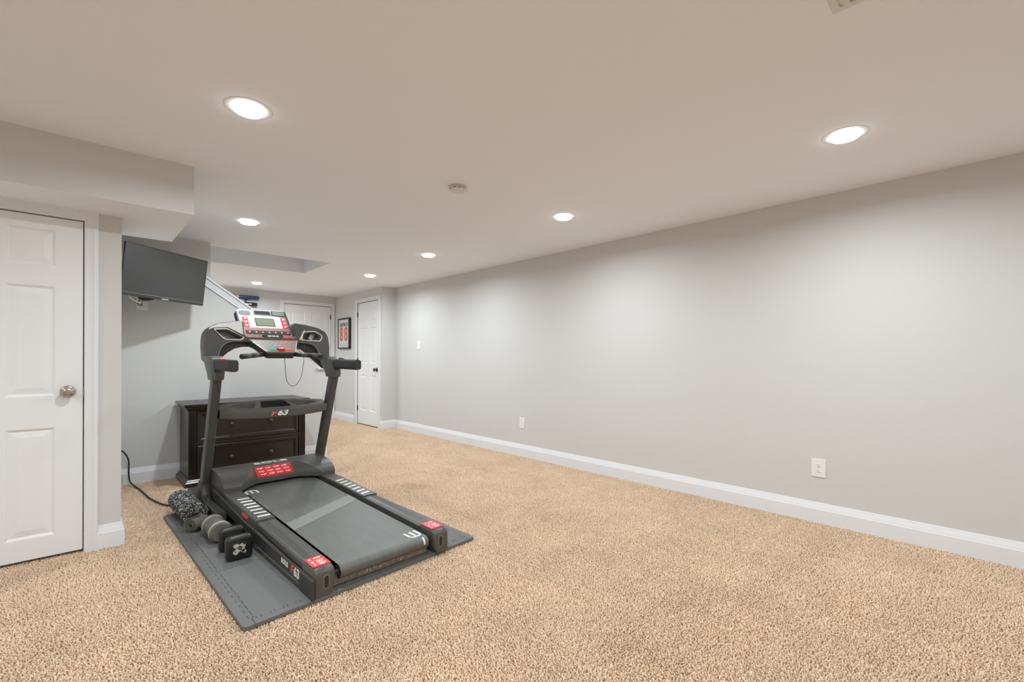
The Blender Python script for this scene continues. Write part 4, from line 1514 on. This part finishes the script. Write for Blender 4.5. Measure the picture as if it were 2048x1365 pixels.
for i in range(420):                      # the near end of the roll
    r, a = .062 * math.sqrt(rs.random()), rs.uniform(0, 2 * PI)
    spots.append((Vector((math.cos(a) * r, -hl_, math.sin(a) * r)), Vector((rs.uniform(-.5, .5), -1, rs.uniform(-.5, .5)))))
for p, d in spots:
    d = d.normalized()
    tt = Vector((0, 1, 0)) if abs(d.y) < .6 else Vector((1, 0, 0))
    bb = d.cross(tt).normalized()
    h_, w_ = rs.uniform(.006, .010), rs.uniform(.0030, .0042)
    base = [p + tt * w_, p + bb * w_, p - tt * w_, p - bb * w_]
    mid = [q_ + d * h_ * .6 + (q_ - p) * .15 for q_ in base]
    vb = [mb.bm.verts.new(q_) for q_ in base]
    vm_ = [mb.bm.verts.new(q_) for q_ in mid]
    vt = mb.bm.verts.new(p + d * h_)
    for q_ in range(4):
        r2 = (q_ + 1) % 4
        mb.face([vb[q_], vb[r2], vm_[r2], vm_[q_]])
        mb.face([vm_[q_], vm_[r2], vt])
    tones += [rs.random()] * 9
o = mb.build('shag_loops', M['speckle'], t, space=RMX, smooth=60, kind='stuff')
at_ = o.data.attributes.new('tone', 'FLOAT', 'POINT')
at_.data.foreach_set('value', np.array(tones, dtype=np.float32))

# small cloth rolled up, its spiral end towards the left
t = thing('rolled_cloth', 'small olive-grey rolled cloth between the shaggy rug and the grey dumbbell', 'cloth', (.598, 3.745, MT))
CM = Matrix.Translation((.597, 3.742, MT + .052)) @ Matrix.Rotation(.72, 4, 'Z')


def spiral(n0, n1, r0, r1, th):
    a_ = [2 * PI * n0 + (2 * PI * (n1 - n0)) * kk / 60 for kk in range(61)]
    out_ = []
    for kk, a in enumerate(a_):
        r = r0 + (r1 - r0) * kk / 60
        out_.append((r * math.cos(a) * 1.08, r * math.sin(a) * .95))
    inn = []
    for kk, a in reversed(list(enumerate(a_))):
        r = r0 + (r1 - r0) * kk / 60 - th
        inn.append((r * math.cos(a) * 1.08, r * math.sin(a) * .95))
    return out_ + inn


sp = spiral(0, 3.2, .014, .049, .0068)
mb = MB()
rings = []
for kk in range(7):
    x = -.055 + .11 * kk / 6
    sc_ = 1.0 + .05 * math.sin(kk * 1.1)
    rings.append([(x + .004 * math.sin(5 * p[0] * 40), p[0] * sc_, p[1] * sc_) for p in sp])
mb.loft(rings, caps=True, closed=True)
mb.build('cloth_roll', M['cloth'], t, space=CM, smooth=50)
MB().lathe([(0, -.050), (.030, -.050), (.032, .050), (0, .050)], (0, 0, 0), (1, 0, 0), 16).build('inner_layer', M['cloth_dark'], t, space=CM, smooth=50)
MB().tube(spline([(-.02, .03, .045), (.01, .052, .052), (.04, .058, .040), (.058, .03, .05)], 5), .006, 8).build('tie_strap', M['cloth_dark'], t, space=CM, smooth=60)

# grey round dumbbell with pale rims
gx_, gz_ = .662, MT + .0665
t = thing('dumbbell', 'grey round dumbbell with two pale rims behind the square one', 'dumbbell', (gx_, 3.49, MT), 0, 'dumbbells on the foam mat')
GM = Matrix.Translation((gx_, 3.49, gz_)) @ Matrix.Rotation(.05, 4, 'Z') @ Matrix.Diagonal((1.1, 1.0, 1.1, 1))
for ya, yb in ((-.115, -.045), (.045, .115)):
    hd = MB().lathe([(0, ya), (.050, ya), (.058, ya + .008), (.0595, ya + .02), (.0595, yb - .02), (.058, yb - .008), (.050, yb), (0, yb)], (0, 0, 0), (0, 1, 0), 32).build(
        'weight_head', M['dumbbell_grey'], t, space=GM, smooth=40)
    MB().lathe([(.0592, ya + .010), (.0604, ya + .012), (.0604, ya + .034), (.0592, ya + .036)], (0, 0, 0), (0, 1, 0), 32, cap=False).build('rim_band', M['rim_grey'], hd, space=GM, smooth=40)
MB().lathe([(0, -.05), (.054, -.05), (.054, .05), (0, .05)], (0, 0, 0), (0, 1, 0), 20).build('handle', M['dumbbell_grey'], t, space=GM, smooth=40)

# black square-headed dumbbell with a worn emblem
bx_, bz_ = .690, MT + .0695
t = thing('dumbbell', 'black square-headed dumbbell with worn emblem, nearest the camera', 'dumbbell', (bx_, 3.13, MT), 0, 'dumbbells on the foam mat')
BM = Matrix.Translation((bx_, 3.13, bz_))
for ya, yb in ((-.112, -.056), (.062, .118)):
    rings = []
    for y, f in ((ya, .86), (ya + .004, .94), (ya + .012, 1.0), (yb - .012, 1.0), (yb - .004, .94), (yb, .86)):
        rings.append([(x * f, y, z * f) for x, z in rrect(.137, .138, .026, 4)])
    hd = MB().loft(rings).build('weight_head', M['dumbbell'], t, space=BM, smooth=40)
    fm_ = BM @ axes((0, ya - .0002, 0), (1, 0, 0), (0, 0, 1), (0, -1, 0))
    plate('face_rim', [rrect(.104, .104, .012, 3), rrect(.096, .096, .010, 3)], .002, .0006, fm_ @ Matrix.Translation((0, 0, .0014)), M['dumbbell'], hd)
    if ya < 0:
        em = plate('emblem', [[((.021 + .022 * abs(math.sin(2 * a)) ** 1.6 + .003 * math.sin(7 * a + 1)) * math.cos(a), (.019 + .022 * abs(math.sin(2 * a)) ** 1.6 + .003 * math.sin(5 * a)) * math.sin(a))
                               for a in [k_ * 2 * PI / 48 for k_ in range(48)]],
                              [(.010 * math.cos(-a * PI / 6), .012 * math.sin(-a * PI / 6) + .002) for a in range(12)]],
                   .0016, .0004, fm_ @ Matrix.Translation((0, 0, .0012)), M['emblem'], hd, label='worn pale emblem')
        plate('emblem_centre', [[(.007 * math.cos(a * PI / 6), .007 * math.sin(a * PI / 6)) for a in range(12)]], .0014, .0003, fm_ @ Matrix.Translation((0, 0, .0012)), M['emblem_brown'], hd)
MB().lathe([(0, -.06), (.015, -.06), (.0165, 0), (.015, .065), (0, .065)], (0, 0, 0), (0, 1, 0), 20).build('handle', M['nickel'], t, space=BM, smooth=40)
